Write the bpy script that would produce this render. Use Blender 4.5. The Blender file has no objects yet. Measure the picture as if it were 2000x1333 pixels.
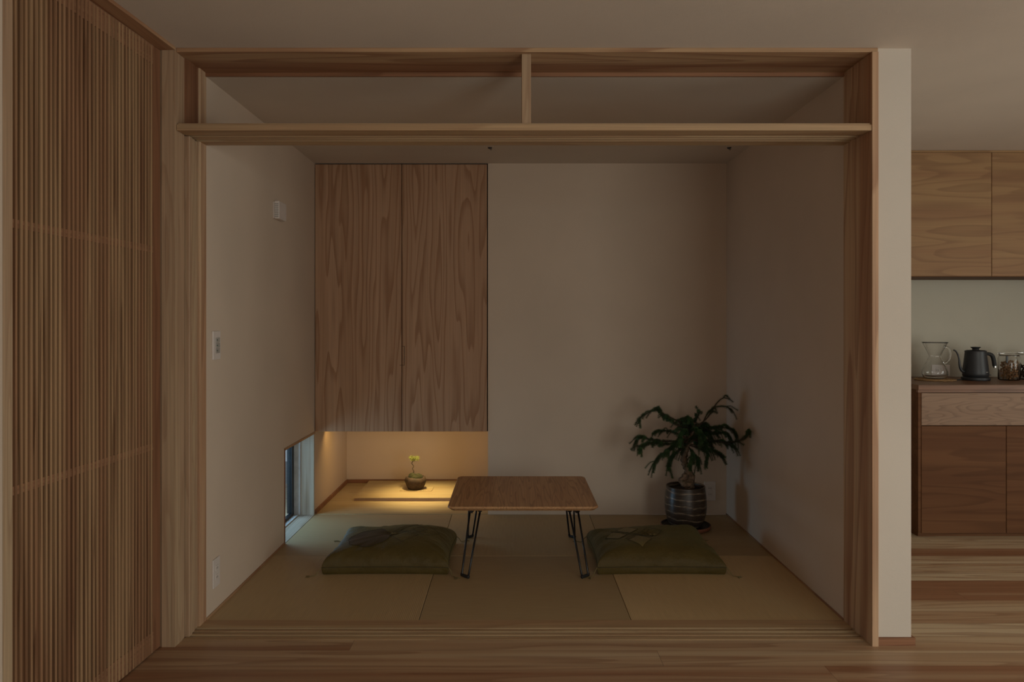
import bpy, bmesh, math, random
from mathutils import Vector, Matrix, noise
random.seed(7)
PI = math.pi
S = bpy.context.scene
COL = S.collection

# ------------------------------------------------------------------ camera
F = 1510.0                      # focal length in pixels of the 2000 px wide frame
EYE = 1.22
cam = bpy.data.cameras.new('camera')
cam.sensor_width = 36.0
cam.lens = F / 2000 * 36.0
cam.shift_x = -0.0005
cam.shift_y = -0.019
cam.clip_start = 0.02
camo = bpy.data.objects.new('camera', cam)
COL.objects.link(camo)
camo.location = (0, 0, EYE)
camo.rotation_euler = (PI / 2, 0, 0)
S.camera = camo

# ------------------------------------------------------------------ world, lights, exposure
S.view_settings.view_transform = 'Standard'
S.view_settings.look = 'None'
S.view_settings.gamma = 1.0
S.view_settings.exposure = 0.0
S.view_settings.use_curve_mapping = False
S.cycles.use_denoising = True
S.cycles.max_bounces = 10
S.cycles.diffuse_bounces = 6
S.cycles.sample_clamp_indirect = 4.0
w = bpy.data.worlds.new('sky')
S.world = w
w.use_nodes = True
bg = w.node_tree.nodes['Background']
bg.inputs[0].default_value = (0.55, 0.66, 0.80, 1)
bg.inputs[1].default_value = 0.40


def area(name, loc, direction, sx, sy, energy, color):
    d = bpy.data.lights.new(name, 'AREA')
    d.shape = 'RECTANGLE'
    d.size, d.size_y = sx, sy
    d.energy = energy
    d.color = color
    o = bpy.data.objects.new(name, d)
    COL.objects.link(o)
    o.location = loc
    o.rotation_euler = Vector(direction).to_track_quat('-Z', 'Y').to_euler()
    return o


area('daylight_garden_window', (2.35, -1.42, 1.02), (0, 1, 0), 1.7, 1.95, 60, (1.0, 0.94, 0.87))
area('added_fill_behind_camera', (-0.55, -1.42, 1.15), (0, 1, 0), 1.1, 1.5, 9, (1.0, 0.94, 0.87))  # added fill lamp behind the camera, raises the ambient light
area('daylight_terrace_window', (5.16, 1.3, 1.0), (-1, 0, 0), 3.0, 1.95, 72, (1.0, 0.96, 0.89))
area('daylight_low_window', (-1.72, 4.60, 0.36), (1, 0, -0.10), 0.75, 0.6, 8.5, (0.42, 0.71, 1.0))


# ------------------------------------------------------------------ node helpers
class NT:
    def __init__(self, name):
        self.m = bpy.data.materials.new(name)
        self.m.use_nodes = True
        self.t = self.m.node_tree
        self.b = self.t.nodes['Principled BSDF']
        self.out = self.t.nodes['Material Output']

    def n(self, typ, **kw):
        nd = self.t.nodes.new(typ)
        for k, v in kw.items():
            setattr(nd, k, v)
        return nd

    def link(self, a, b):
        self.t.links.new(a, b)

    def setin(self, sock, v):
        if hasattr(v, 'is_output'):
            self.link(v, sock)
        else:
            sock.default_value = v

    def math(self, op, a, b=None, c=None, clamp=False):
        nd = self.n('ShaderNodeMath', operation=op)
        nd.use_clamp = clamp
        self.setin(nd.inputs[0], a)
        if b is not None:
            self.setin(nd.inputs[1], b)
        if c is not None:
            self.setin(nd.inputs[2], c)
        return nd.outputs[0]

    def mix(self, f, a, b):
        nd = self.n('ShaderNodeMix', data_type='RGBA')
        self.setin(nd.inputs[0], f)
        self.setin(nd.inputs[6], a)
        self.setin(nd.inputs[7], b)
        return nd.outputs[2]

    def ramp(self, f, stops, interp='LINEAR'):
        nd = self.n('ShaderNodeValToRGB')
        nd.color_ramp.interpolation = interp
        el = nd.color_ramp.elements
        while len(el) < len(stops):
            el.new(0.5)
        for e, (p, c) in zip(el, stops):
            e.position = p
            e.color = c if len(c) == 4 else (*c, 1)
        self.link(f, nd.inputs[0])
        return nd.outputs[0]

    def noise(self, vec, scale, detail=2.0, rough=0.5, dist=0.0):
        nd = self.n('ShaderNodeTexNoise')
        nd.inputs['Scale'].default_value = scale
        nd.inputs['Detail'].default_value = detail
        nd.inputs['Roughness'].default_value = rough
        nd.inputs['Distortion'].default_value = dist
        self.link(vec, nd.inputs['Vector'])
        return nd.outputs[0]

    def coords(self, rnd=True):
        tc = self.n('ShaderNodeTexCoord').outputs['Object']
        if not rnd:
            return tc
        oi = self.n('ShaderNodeObjectInfo').outputs['Random']
        k = self.math('MULTIPLY', oi, 31.0)
        v = self.n('ShaderNodeVectorMath', operation='ADD')
        self.link(tc, v.inputs[0])
        self.link(k, v.inputs[1])
        return v.outputs[0]

    def scaled(self, vec, s):
        v = self.n('ShaderNodeVectorMath', operation='MULTIPLY')
        self.link(vec, v.inputs[0])
        v.inputs[1].default_value = s
        return v.outputs[0]

    def bump(self, h, strength, dist=0.002):
        b = self.n('ShaderNodeBump')
        b.inputs['Strength'].default_value = strength
        b.inputs['Distance'].default_value = dist
        self.link(h, b.inputs['Height'])
        self.link(b.outputs[0], self.b.inputs['Normal'])


def c4(r, g, b):
    return (r, g, b, 1)


def plain(name, col, rough=0.5, metal=0.0, spec=0.5, var=0.12, scale=20):
    t = NT(name)
    nz = t.noise(t.coords(), scale, 3)
    lo = tuple(x * (1 - var) for x in col)
    hi = tuple(min(1, x * (1 + var)) for x in col)
    t.link(t.ramp(nz, [(0.3, lo), (0.7, hi)]), t.b.inputs['Base Color'])
    t.b.inputs['Roughness'].default_value = rough
    t.b.inputs['Metallic'].default_value = metal
    t.b.inputs['Specular IOR Level'].default_value = spec
    return t.m


def plaster(name, col, amt=0.25):
    t = NT(name)
    v = t.coords(False)
    big = t.noise(v, 1.7, 3)
    fine = t.noise(v, 260, 3, 0.6)
    mid = t.noise(v, 35, 4, 0.6)
    lo = tuple(x * 0.95 for x in col)
    hi = tuple(x * 1.04 for x in col)
    t.link(t.ramp(big, [(0.3, lo), (0.7, hi)]), t.b.inputs['Base Color'])
    t.b.inputs['Roughness'].default_value = 0.95
    t.b.inputs['Specular IOR Level'].default_value = 0.15
    t.bump(t.math('ADD', fine, t.math('MULTIPLY', mid, 0.8)), amt, 0.0015)
    return t.m


def wood(name, light, mid, dark, axis='Z', cross=7.0, stretch=0.07, rings=7.0, fibre=1.0,
         line=0.55, band=0.5, rough=0.55, spec=0.35):
    """grain runs along `axis`; contour lines of stretched noise give cathedrals"""
    t = NT(name)
    v = t.coords()

    def s(a, b):
        return tuple(b if 'XYZ'[i] == axis else a for i in range(3))
    base = t.noise(t.scaled(v, s(cross, cross * stretch)), 1.0, 1.6, 0.45)
    ph = t.math('MULTIPLY', base, rings)
    fr = t.math('FRACT', ph)
    rg = t.ramp(fr, [(0.0, (0, 0, 0)), (0.55, (0.18, 0.18, 0.18)), (0.86, (1, 1, 1)), (0.94, (1, 1, 1)), (1.0, (0, 0, 0))])
    fb = t.noise(t.scaled(v, s(170, 2.2)), 1.0, 3, 0.6)
    bd = t.noise(t.scaled(v, s(11, 0.35)), 1.0, 2, 0.5)
    bcol = t.ramp(bd, [(0.5 - 0.22 * (1.2 - band), light), (0.5 + 0.22 * (1.2 - band), mid)])
    col = t.mix(t.math('MULTIPLY', rg, line), bcol, c4(*dark))
    fmul = t.ramp(fb, [(0.25, (1 - 0.32 * fibre,) * 3), (0.75, (1 + 0.0 * fibre,) * 3)])
    mx = t.n('ShaderNodeMix', data_type='RGBA', blend_type='MULTIPLY')
    mx.inputs[0].default_value = 1.0
    t.link(col, mx.inputs[6])
    t.link(fmul, mx.inputs[7])
    t.link(mx.outputs[2], t.b.inputs['Base Color'])
    t.b.inputs['Roughness'].default_value = rough
    t.b.inputs['Specular IOR Level'].default_value = spec
    t.bump(fb, 0.12, 0.001)
    return t.m


def floor_mat():
    t = NT('cedar_plank_floor')
    v = t.coords(False)
    sx = t.n('ShaderNodeSeparateXYZ')
    t.link(v, sx.inputs[0])
    x, y = sx.outputs[0], sx.outputs[1]
    vv = t.math('DIVIDE', t.math('ADD', y, 0.09), 0.1285)
    idx = t.math('FLOOR', vv)
    fv = t.math('FRACT', vv)
    wn = t.n('ShaderNodeTexWhiteNoise', noise_dimensions='1D')
    t.link(idx, wn.inputs['W'])
    r1 = wn.outputs['Value']
    uu = t.math('ADD', t.math('DIVIDE', x, 2.6), t.math('MULTIPLY', r1, 5.0))
    jdx = t.math('FLOOR', uu)
    fu = t.math('FRACT', uu)
    cb = t.n('ShaderNodeCombineXYZ')
    t.link(idx, cb.inputs[0])
    t.link(jdx, cb.inputs[1])
    wn2 = t.n('ShaderNodeTexWhiteNoise', noise_dimensions='2D')
    t.link(cb.outputs[0], wn2.inputs['Vector'])
    r2 = wn2.outputs['Value']
    cv = t.n('ShaderNodeCombineXYZ')
    t.link(t.math('ADD', t.math('MULTIPLY', x, 0.55), t.math('MULTIPLY', r2, 40)), cv.inputs[0])
    t.link(t.math('ADD', t.math('MULTIPLY', y, 9.0), t.math('MULTIPLY', r2, 70)), cv.inputs[1])
    base = t.noise(cv.outputs[0], 1.0, 1.8, 0.45)
    fr = t.math('FRACT', t.math('MULTIPLY', base, 8.0))
    rg = t.ramp(fr, [(0, (0, 0, 0)), (0.55, (0.15,) * 3), (0.86, (1, 1, 1)), (0.94, (1, 1, 1)), (1, (0, 0, 0))])
    cv2 = t.n('ShaderNodeCombineXYZ')
    t.link(t.math('ADD', t.math('MULTIPLY', x, 0.25), t.math('MULTIPLY', r2, 19)), cv2.inputs[0])
    t.link(t.math('ADD', t.math('MULTIPLY', y, 14.0), t.math('MULTIPLY', r2, 23)), cv2.inputs[1])
    heart = t.noise(cv2.outputs[0], 1.0, 1.5)
    rows = {20: .55, 21: .62, 22: .42, 23: .54, 24: .24, 25: .55, 26: .38, 27: .66, 28: .74, 29: .26, 30: .40, 31: .25, 32: .62, 33: .22, 34: .26}
    ri = t.math('DIVIDE', t.math('ADD', t.math('SUBTRACT', idx, 20), 0.5), 15.0)
    rc = t.ramp(ri, [(k / 15.0, (rows[20 + k],) * 3) for k in range(15)], 'CONSTANT')
    hf = t.math('ADD', t.math('MULTIPLY', t.math('SUBTRACT', heart, 0.5), 0.75),
                t.math('ADD', rc, t.math('MULTIPLY', t.math('SUBTRACT', r2, 0.5), 0.22)))
    col = t.ramp(hf, [(0.22, (0.60, 0.47, 0.31)), (0.44, (0.48, 0.325, 0.195)), (0.70, (0.32, 0.16, 0.085))])
    col = t.mix(t.math('MULTIPLY', rg, 0.42), col, c4(0.22, 0.095, 0.045))
    cv3 = t.n('ShaderNodeCombineXYZ')
    t.link(t.math('MULTIPLY', x, 2.0), cv3.inputs[0])
    t.link(t.math('MULTIPLY', y, 190), cv3.inputs[1])
    fb = t.noise(cv3.outputs[0], 1.0, 3, 0.6)
    fm = t.ramp(fb, [(0.25, (0.80,) * 3), (0.75, (1.0,) * 3)])
    mx = t.n('ShaderNodeMix', data_type='RGBA', blend_type='MULTIPLY')
    mx.inputs[0].default_value = 1.0
    t.link(col, mx.inputs[6])
    t.link(fm, mx.inputs[7])
    seam = t.math('MAXIMUM', t.math('LESS_THAN', fv, 0.012), t.math('LESS_THAN', fu, 0.0006))
    t.link(t.mix(t.math('MULTIPLY', seam, 0.7), mx.outputs[2], c4(0.07, 0.035, 0.02)), t.b.inputs['Base Color'])
    t.b.inputs['Roughness'].default_value = 0.42
    t.b.inputs['Specular IOR Level'].default_value = 0.4
    t.bump(t.math('SUBTRACT', fb, t.math('MULTIPLY', seam, 3.0)), 0.15, 0.001)
    return t.m


def tatami_mat_material(name, axis, col):
    t = NT(name)
    v = t.coords(False)
    sx = t.n('ShaderNodeSeparateXYZ')
    t.link(v, sx.inputs[0])
    across = sx.outputs[0] if axis == 'Y' else sx.outputs[1]
    rib = t.math('SINE', t.math('MULTIPLY', across, 2 * PI / 0.0076))
    rib = t.math('ADD', t.math('MULTIPLY', rib, 0.5), 0.5)
    s = (420, 7, 1) if axis == 'Y' else (7, 420, 1)
    st = t.noise(t.scaled(v, s), 1.0, 2, 0.6)
    big = t.noise(v, 3.0, 2)
    a = t.ramp(st, [(0.3, tuple(x * 0.86 for x in col)), (0.7, tuple(x * 1.08 for x in col))])
    f = t.math('MULTIPLY', t.math('SUBTRACT', 1.0, rib), 0.26 if axis == 'Y' else 0.12)
    b = t.mix(f, a, c4(*(x * 0.45 for x in col)))
    d = t.mix(t.math('MULTIPLY', big, 0.22), b, c4(col[0] * 1.02, col[1] * 0.9, col[2] * 0.72))
    t.link(d, t.b.inputs['Base Color'])
    t.b.inputs['Roughness'].default_value = 0.5
    t.b.inputs['Specular IOR Level'].default_value = 0.32
    t.bump(t.math('ADD', rib, t.math('MULTIPLY', st, 0.5)), 0.35 if axis == 'Y' else 0.12, 0.0010)
    return t.m


def glass(name, tint=(1.0, 1.0, 1.0)):
    t = NT(name)
    t.b.inputs['Base Color'].default_value = (*tint, 1)
    t.b.inputs['Roughness'].default_value = 0.01
    t.b.inputs['Transmission Weight'].default_value = 1.0
    t.b.inputs['IOR'].default_value = 1.35
    return t.m


def pane_mat():
    t = NT('window_glass')
    tr = t.n('ShaderNodeBsdfTransparent')
    tr.inputs[0].default_value = (0.95, 0.98, 0.97, 1)
    gl = t.n('ShaderNodeBsdfGlossy')
    gl.inputs['Roughness'].default_value = 0.02
    ms = t.n('ShaderNodeMixShader')
    ms.inputs[0].default_value = 0.06
    t.link(tr.outputs[0], ms.inputs[1])
    t.link(gl.outputs[0], ms.inputs[2])
    t.link(ms.outputs[0], t.out.inputs[0])
    return t.m


# ------------------------------------------------------------------ materials
CEDAR = dict(light=(0.53, 0.345, 0.195), mid=(0.38, 0.19, 0.098), dark=(0.25, 0.10, 0.046), band=0.85)
M = {}
M['wall'] = plaster('cream_plaster_warm_bounce', (0.61, 0.50, 0.40))  # warmer than the partition's plaster: light bounced off wood, mixed into the colour
M['wall_lit'] = plaster('plaster_whiter_light', (0.585, 0.525, 0.455))  # same plaster, cooler tint painted in for whiter light on the partition
M['wall_kitchen'] = plaster('kitchen_plaster', (0.455, 0.425, 0.35))
M['ceiling'] = plaster('ceiling_paper', (0.63, 0.555, 0.475), 0.35)
M['floor'] = floor_mat()
M['cx'] = wood('cedar_along_x', axis='X', **CEDAR)
M['cy'] = wood('cedar_along_y', axis='Y', **CEDAR)
M['cz'] = wood('lit_cedar_along_z', (0.66, 0.455, 0.285), (0.48, 0.265, 0.15), (0.31, 0.14, 0.07), axis='Z', band=0.85)  # base colour raised to stand in for light reaching the right jamb
M['cx_pale'] = wood('pale_cedar_along_x', (0.54, 0.385, 0.22), (0.47, 0.30, 0.165), (0.33, 0.175, 0.085), axis='X', line=0.4)
M['cz_pale'] = wood('pale_cedar_along_z', (0.53, 0.385, 0.24), (0.45, 0.295, 0.185), (0.32, 0.18, 0.10), axis='Z', line=0.4, cross=14)
M['cz_red'] = wood('red_cedar_along_z', (0.30, 0.145, 0.075), (0.24, 0.105, 0.052), (0.16, 0.062, 0.03), axis='Z', cross=10)
M['cx_red'] = wood('red_cedar_along_x', (0.36, 0.175, 0.09), (0.28, 0.125, 0.06), (0.18, 0.07, 0.03), axis='X', cross=10)
M['cy_red'] = wood('red_cedar_along_y', (0.36, 0.175, 0.09), (0.28, 0.125, 0.06), (0.18, 0.07, 0.03), axis='Y', cross=10)
M['slat'] = wood('lattice_cedar', (0.47, 0.29, 0.155), (0.36, 0.19, 0.10), (0.13, 0.052, 0.024), axis='Z', cross=42,
                 stretch=0.02, rings=3, band=0.9, line=0.6)
M['rail'] = wood('lattice_rail_cedar', (0.34, 0.18, 0.10), (0.27, 0.13, 0.07), (0.18, 0.08, 0.04), axis='Y', cross=20)
M['cupboard'] = wood('cupboard_cedar_veneer', (0.53, 0.325, 0.20), (0.47, 0.275, 0.16), (0.28, 0.125, 0.055), axis='Z',
                     cross=8.5, stretch=0.075, rings=10, line=0.62, fibre=0.8)
M['oak'] = wood('table_oak', (0.64, 0.375, 0.185), (0.55, 0.30, 0.14), (0.31, 0.155, 0.07), axis='Y', cross=26, stretch=0.05,
                rings=8, line=0.6, fibre=0.9, rough=0.45)
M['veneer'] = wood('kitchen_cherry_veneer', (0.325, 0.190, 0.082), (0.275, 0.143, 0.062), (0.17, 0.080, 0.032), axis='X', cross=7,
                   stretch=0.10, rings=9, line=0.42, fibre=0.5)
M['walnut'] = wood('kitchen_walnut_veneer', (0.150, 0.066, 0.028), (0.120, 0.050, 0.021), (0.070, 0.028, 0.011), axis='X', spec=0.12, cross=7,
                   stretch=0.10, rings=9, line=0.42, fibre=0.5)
M['walnut_grey'] = wood('kitchen_drawer_veneer', (0.31, 0.20, 0.13), (0.25, 0.15, 0.092), (0.13, 0.07, 0.04), axis='X', cross=15,
                        stretch=0.15, rings=13, line=0.45, fibre=0.5)
M['worktop'] = wood('worktop_wood', (0.27, 0.14, 0.075), (0.22, 0.105, 0.055), (0.13, 0.06, 0.03), axis='X', cross=10, rough=0.4)
M['alcove_floor'] = wood('alcove_pine', (0.57, 0.45, 0.25), (0.50, 0.37, 0.19), (0.40, 0.23, 0.10), axis='X', cross=16, line=0.35)
M['alcove_edge'] = wood('alcove_end_grain', (0.52, 0.35, 0.21), (0.46, 0.29, 0.17), (0.34, 0.20, 0.11), axis='X', cross=20, line=0.3)
M['reveal'] = wood('weathered_reveal_board', (0.52, 0.45, 0.36), (0.45, 0.37, 0.28), (0.28, 0.19, 0.12), axis='Z', cross=13,
                   stretch=0.09, rings=5, line=0.65)
M['reveal_y'] = wood('weathered_sill_board', (0.54, 0.47, 0.38), (0.48, 0.40, 0.31), (0.32, 0.23, 0.15), axis='Y', cross=13)
TAT = (0.395, 0.29, 0.158)
M['tat_x'] = tatami_mat_material('tatami_straw_across', 'X', TAT)
M['tat_y'] = tatami_mat_material('tatami_straw_along', 'Y', tuple(x * 1.2 for x in TAT))  # lighter than the crosswise straw: sheen along the ribs put into the colour
M['tat_y_lit'] = tatami_mat_material('lit_tatami_straw_along', 'Y', tuple(x * 1.45 for x in TAT))  # same straw, lightened further in place of stronger light on this mat
M['tat_border'] = plain('tatami_underlay', (0.20, 0.15, 0.08), 0.9)
M['black'] = plain('black_lacquered_steel', (0.008, 0.008, 0.009), 0.22, 0.0, 0.35)
M['black_matt'] = plain('matt_black_enamel', (0.018, 0.019, 0.022), 0.45, 0.0, 0.5)
M['black_rubber'] = plain('black_rubber', (0.012, 0.012, 0.012), 0.7)
M['sash'] = plain('black_window_sash', (0.006, 0.007, 0.01), 0.4)
M['vinyl'] = plain('white_window_liner', (0.55, 0.57, 0.58), 0.5)
M['plate'] = plain('white_plastic', (0.66, 0.60, 0.56), 0.4, var=0.03)
M['plate_grey'] = plain('grey_plastic', (0.36, 0.34, 0.31), 0.5)
M['led'] = plain('dark_green_indicator', (0.02, 0.06, 0.06), 0.3)
M['socket'] = plain('socket_slot', (0.03, 0.025, 0.022), 0.6)
M['dark'] = plain('shadow_gap_lining', (0.03, 0.022, 0.016), 0.8)
M['bronze'] = plain('bronze_pull', (0.12, 0.075, 0.04), 0.4, 0.6)
M['glass'] = glass('clear_glass')
M['pane'] = pane_mat()
M['steel'] = plain('polished_steel', (0.6, 0.6, 0.58), 0.18, 1.0)
M['outside'] = plain('grey_outer_cladding', (0.30, 0.34, 0.37), 0.8, scale=6)
M['ground'] = plain('outdoor_ground', (0.35, 0.37, 0.38), 0.9)
M['soil'] = plain('potting_soil', (0.03, 0.022, 0.015), 0.95, var=0.5, scale=120)
M['terracotta'] = plain('terracotta_saucer', (0.22, 0.085, 0.045), 0.6)
M['saucer_in'] = plain('black_saucer_well', (0.012, 0.010, 0.009), 0.5)
M['moss'] = plain('moss', (0.028, 0.027, 0.007), 0.95, var=0.6, scale=150)
M['mossball'] = plain('dark_stoneware', (0.040, 0.021, 0.011), 0.75, var=0.5, scale=45)
M['bark'] = plain('grey_brown_bark', (0.16, 0.105, 0.065), 0.9, var=0.55, scale=70)
M['bark_dark'] = plain('dark_bark', (0.06, 0.04, 0.025), 0.9, var=0.4, scale=80)
M['needle'] = plain('dark_green_needles', (0.050, 0.105, 0.036), 0.6, var=0.5, scale=14)
M['needle_pale'] = plain('yellow_green_needles', (0.30, 0.32, 0.09), 0.6, var=0.3, scale=60)


def leafy(m, col, f):
    """let thin leaves pass some light"""
    t = m.node_tree
    tr = t.nodes.new('ShaderNodeBsdfTranslucent')
    tr.inputs[0].default_value = (*col, 1)
    ms = t.nodes.new('ShaderNodeMixShader')
    ms.inputs[0].default_value = f
    t.links.new(t.nodes['Principled BSDF'].outputs[0], ms.inputs[1])
    t.links.new(tr.outputs[0], ms.inputs[2])
    t.links.new(ms.outputs[0], t.nodes['Material Output'].inputs[0])


leafy(M['needle_pale'], (0.36, 0.38, 0.10), 0.5)
leafy(M['needle'], (0.07, 0.13, 0.04), 0.3)
M['trivet'] = plain('woven_wicker', (0.30, 0.18, 0.08), 0.85, var=0.5, scale=220)
M['cork'] = plain('brown_pasta', (0.26, 0.13, 0.05), 0.8, var=0.6, scale=90)
M['coffee'] = plain('dark_beans', (0.055, 0.024, 0.012), 0.6, var=0.5, scale=140)
M['thread'] = plain('olive_tassel_thread', (0.17, 0.13, 0.05), 0.8)
M['stitch'] = plain('dark_olive_stitching', (0.042, 0.032, 0.010), 0.8)
M['stitch_gold'] = plain('gold_olive_stitching', (0.11, 0.085, 0.03), 0.7)
M['applique_dark'] = plain('dark_olive_embroidery', (0.048, 0.033, 0.009), 0.55, var=0.3, scale=160)
M['applique_pale'] = plain('pale_olive_embroidery', (0.17, 0.132, 0.044), 0.5, var=0.2, scale=160)


def fabric():
    t = NT('olive_silk')
    v = t.coords()
    big = t.noise(v, 9, 3)
    wv = t.noise(t.scaled(v, (900, 60, 60)), 1.0, 2)
    t.link(t.ramp(big, [(0.3, (0.070, 0.048, 0.011)), (0.7, (0.092, 0.064, 0.016))]), t.b.inputs['Base Color'])
    t.b.inputs['Roughness'].default_value = 0.55
    t.b.inputs['Sheen Weight'].default_value = 0.12
    t.b.inputs['Sheen Tint'].default_value = (0.65, 0.62, 0.25, 1)
    t.b.inputs['Specular IOR Level'].default_value = 0.3
    wr = t.noise(v, 26, 3)
    t.bump(t.math('ADD', t.math('MULTIPLY', wr, 5.0), wv), 0.4, 0.004)
    return t.m


M['silk'] = fabric()


def stoneware():
    """dark thrown pot with pale brushed stripes winding round it"""
    t = NT('striped_stoneware')
    v = t.coords(False)
    sx = t.n('ShaderNodeSeparateXYZ')
    t.link(v, sx.inputs[0])
    ang = t.math('ARCTAN2', sx.outputs[1], sx.outputs[0])
    wob = t.noise(v, 9, 2)
    z = t.math('ADD', sx.outputs[2], t.math('ADD', t.math('MULTIPLY', ang, 0.0062), t.math('MULTIPLY', wob, 0.035)))
    fr = t.math('FRACT', t.math('DIVIDE', z, 0.039))
    band = t.ramp(fr, [(0.36, (0, 0, 0)), (0.45, (1, 1, 1)), (0.54, (1, 1, 1)), (0.66, (0, 0, 0))])
    brk = t.ramp(t.noise(t.scaled(v, (26, 26, 260)), 1.0, 2), [(0.42, (0.15,) * 3), (0.6, (1, 1, 1))])
    f = t.math('MULTIPLY', band, t.math('MULTIPLY', brk, 0.8))
    fine = t.noise(t.scaled(v, (8, 8, 420)), 1.0, 2)
    body = t.ramp(fine, [(0.3, (0.026, 0.018, 0.013)), (0.7, (0.065, 0.045, 0.032))])
    t.link(t.mix(f, body, c4(0.33, 0.25, 0.17)), t.b.inputs['Base Color'])
    t.b.inputs['Roughness'].default_value = 0.32
    t.b.inputs['Specular IOR Level'].default_value = 0.6
    t.bump(fine, 0.45, 0.002)
    return t.m


M['pot'] = stoneware()

# ------------------------------------------------------------------ object helpers
WL = {}


def empty(name, loc, label, cat, group=None):
    o = bpy.data.objects.new(name, None)
    COL.objects.link(o)
    o.empty_display_size = 0.05
    o.location = loc
    o['label'] = label
    o['category'] = cat
    if group:
        o['group'] = group
    WL[o.name] = Vector(loc)
    return o


def obj(name, bm, mat, parent=None, smooth=False, origin='base', recalc=True):
    """link a bmesh built in world coordinates as one mesh object"""
    if recalc:
        bmesh.ops.recalc_face_normals(bm, faces=bm.faces)
    if parent is not None:
        at = WL[parent.name]
    elif origin == 'base':
        xs = [v.co.x for v in bm.verts]
        ys = [v.co.y for v in bm.verts]
        zs = [v.co.z for v in bm.verts]
        at = Vector(((min(xs) + max(xs)) / 2, (min(ys) + max(ys)) / 2, min(zs)))
    else:
        at = Vector((0, 0, 0))
    bm.transform(Matrix.Translation(-at))
    me = bpy.data.meshes.new(name)
    bm.to_mesh(me)
    bm.free()
    mats = mat if isinstance(mat, (list, tuple)) else [mat]
    for m in mats:
        me.materials.append(m)
    if smooth:
        for p in me.polygons:
            p.use_smooth = True
        if smooth == 'auto':
            try:
                me.set_sharp_from_angle(angle=math.radians(35))
            except Exception:
                pass
    o = bpy.data.objects.new(name, me)
    COL.objects.link(o)
    if parent is not None:
        o.parent = parent
    else:
        o.location = at
    WL[o.name] = at
    return o


def struct(name, bm, mat, parent=None, origin='zero', smooth=False):
    o = obj(name, bm, mat, parent, smooth, origin)
    if parent is None:
        o['kind'] = 'structure'
    return o


def tag(o, label, cat, group=None):
    o['label'] = label
    o['category'] = cat
    if group:
        o['group'] = group
    return o


def box(bm, x0, x1, y0, y1, z0, z1, bev=0.0, fn=None, seg=1):
    vs = []
    for z in (z0, z1):
        for y in (y0, y1):
            for x in (x0, x1):
                p = (x, y, z) if fn is None else fn(x, y, z)
                vs.append(bm.verts.new(p))
    idx = [(0, 2, 3, 1), (4, 5, 7, 6), (0, 1, 5, 4), (2, 6, 7, 3), (0, 4, 6, 2), (1, 3, 7, 5)]
    fs = [bm.faces.new([vs[i] for i in f]) for f in idx]
    if bev:
        es = list({e for f in fs for e in f.edges})
        bmesh.ops.bevel(bm, geom=es, offset=bev, segments=seg, affect='EDGES', profile=0.5)
    return bm


def boxes(*args, bev=0.0):
    bm = bmesh.new()
    for a in args:
        box(bm, *a, bev=bev)
    return bm


def prism(bm, pts, axis, a0, a1):
    """extrude a polygon (pts in the two other axes) along axis"""
    def p3(u, v, a):
        return {'X': (a, u, v), 'Y': (u, a, v), 'Z': (u, v, a)}[axis]
    A = [bm.verts.new(p3(u, v, a0)) for u, v in pts]
    B = [bm.verts.new(p3(u, v, a1)) for u, v in pts]
    n = len(pts)
    for i in range(n):
        j = (i + 1) % n
        bm.faces.new((A[i], A[j], B[j], B[i]))
    bm.faces.new(A[::-1])
    bm.faces.new(B)
    return bm


def lathe(bm, prof, cx, cy, n=48, cap0=True, cap1=True):
    rings = []
    for r, z in prof:
        if r < 1e-6:
            rings.append([bm.verts.new((cx, cy, z))])
        else:
            rings.append([bm.verts.new((cx + r * math.cos(2 * PI * i / n), cy + r * math.sin(2 * PI * i / n), z)) for i in range(n)])
    for a, b in zip(rings, rings[1:]):
        for i in range(n):
            j = (i + 1) % n
            if len(a) == 1 and len(b) == 1:
                continue
            if len(a) == 1:
                bm.faces.new((a[0], b[i], b[j]))
            elif len(b) == 1:
                bm.faces.new((a[i], a[j], b[0]))
            else:
                bm.faces.new((a[i], a[j], b[j], b[i]))
    if cap0 and len(rings[0]) > 1:
        bm.faces.new(rings[0][::-1])
    if cap1 and len(rings[-1]) > 1:
        bm.faces.new(rings[-1])
    return bm


def tube(bm, pts, rad, n=8, cap=True, closed=False):
    pts = [Vector(p) for p in pts]
    m = len(pts)
    if not hasattr(rad, '__len__'):
        rad = [rad] * m
    rings = []
    up = None
    for i, p in enumerate(pts):
        if closed:
            d = pts[(i + 1) % m] - pts[i - 1]
        else:
            d = pts[min(i + 1, m - 1)] - pts[max(i - 1, 0)]
        if d.length < 1e-9:
            d = Vector((0, 0, 1))
        d.normalize()
        if up is None:
            up = Vector((0, 0, 1)) if abs(d.z) < 0.9 else Vector((1, 0, 0))
        a = up - d * up.dot(d)
        if a.length < 1e-6:
            a = d.orthogonal()
        a.normalize()
        b = d.cross(a)
        up = a
        rings.append([bm.verts.new(p + (a * math.cos(2 * PI * k / n) + b * math.sin(2 * PI * k / n)) * rad[i]) for k in range(n)])
    rr = list(zip(rings, rings[1:]))
    if closed:
        rr.append((rings[-1], rings[0]))
    for a, b in rr:
        for k in range(n):
            j = (k + 1) % n
            bm.faces.new((a[k], a[j], b[j], b[k]))
    if cap and not closed:
        bm.faces.new(rings[0][::-1])
        bm.faces.new(rings[-1])
    return bm


def spline(pts, k=6):
    """Catmull-Rom through points (any dimension tuple)"""
    P = [Vector(p) for p in pts]
    P = [P[0] * 2 - P[1]] + P + [P[-1] * 2 - P[-2]]
    out = []
    for i in range(1, len(P) - 2):
        for s in range(k):
            t = s / k
            a, b, c, d = P[i - 1], P[i], P[i + 1], P[i + 2]
            out.append(0.5 * ((2 * b) + (c - a) * t + (2 * a - 5 * b + 4 * c - d) * t * t + (3 * b - a - 3 * c + d) * t ** 3))
    out.append(P[-2])
    return out


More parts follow.
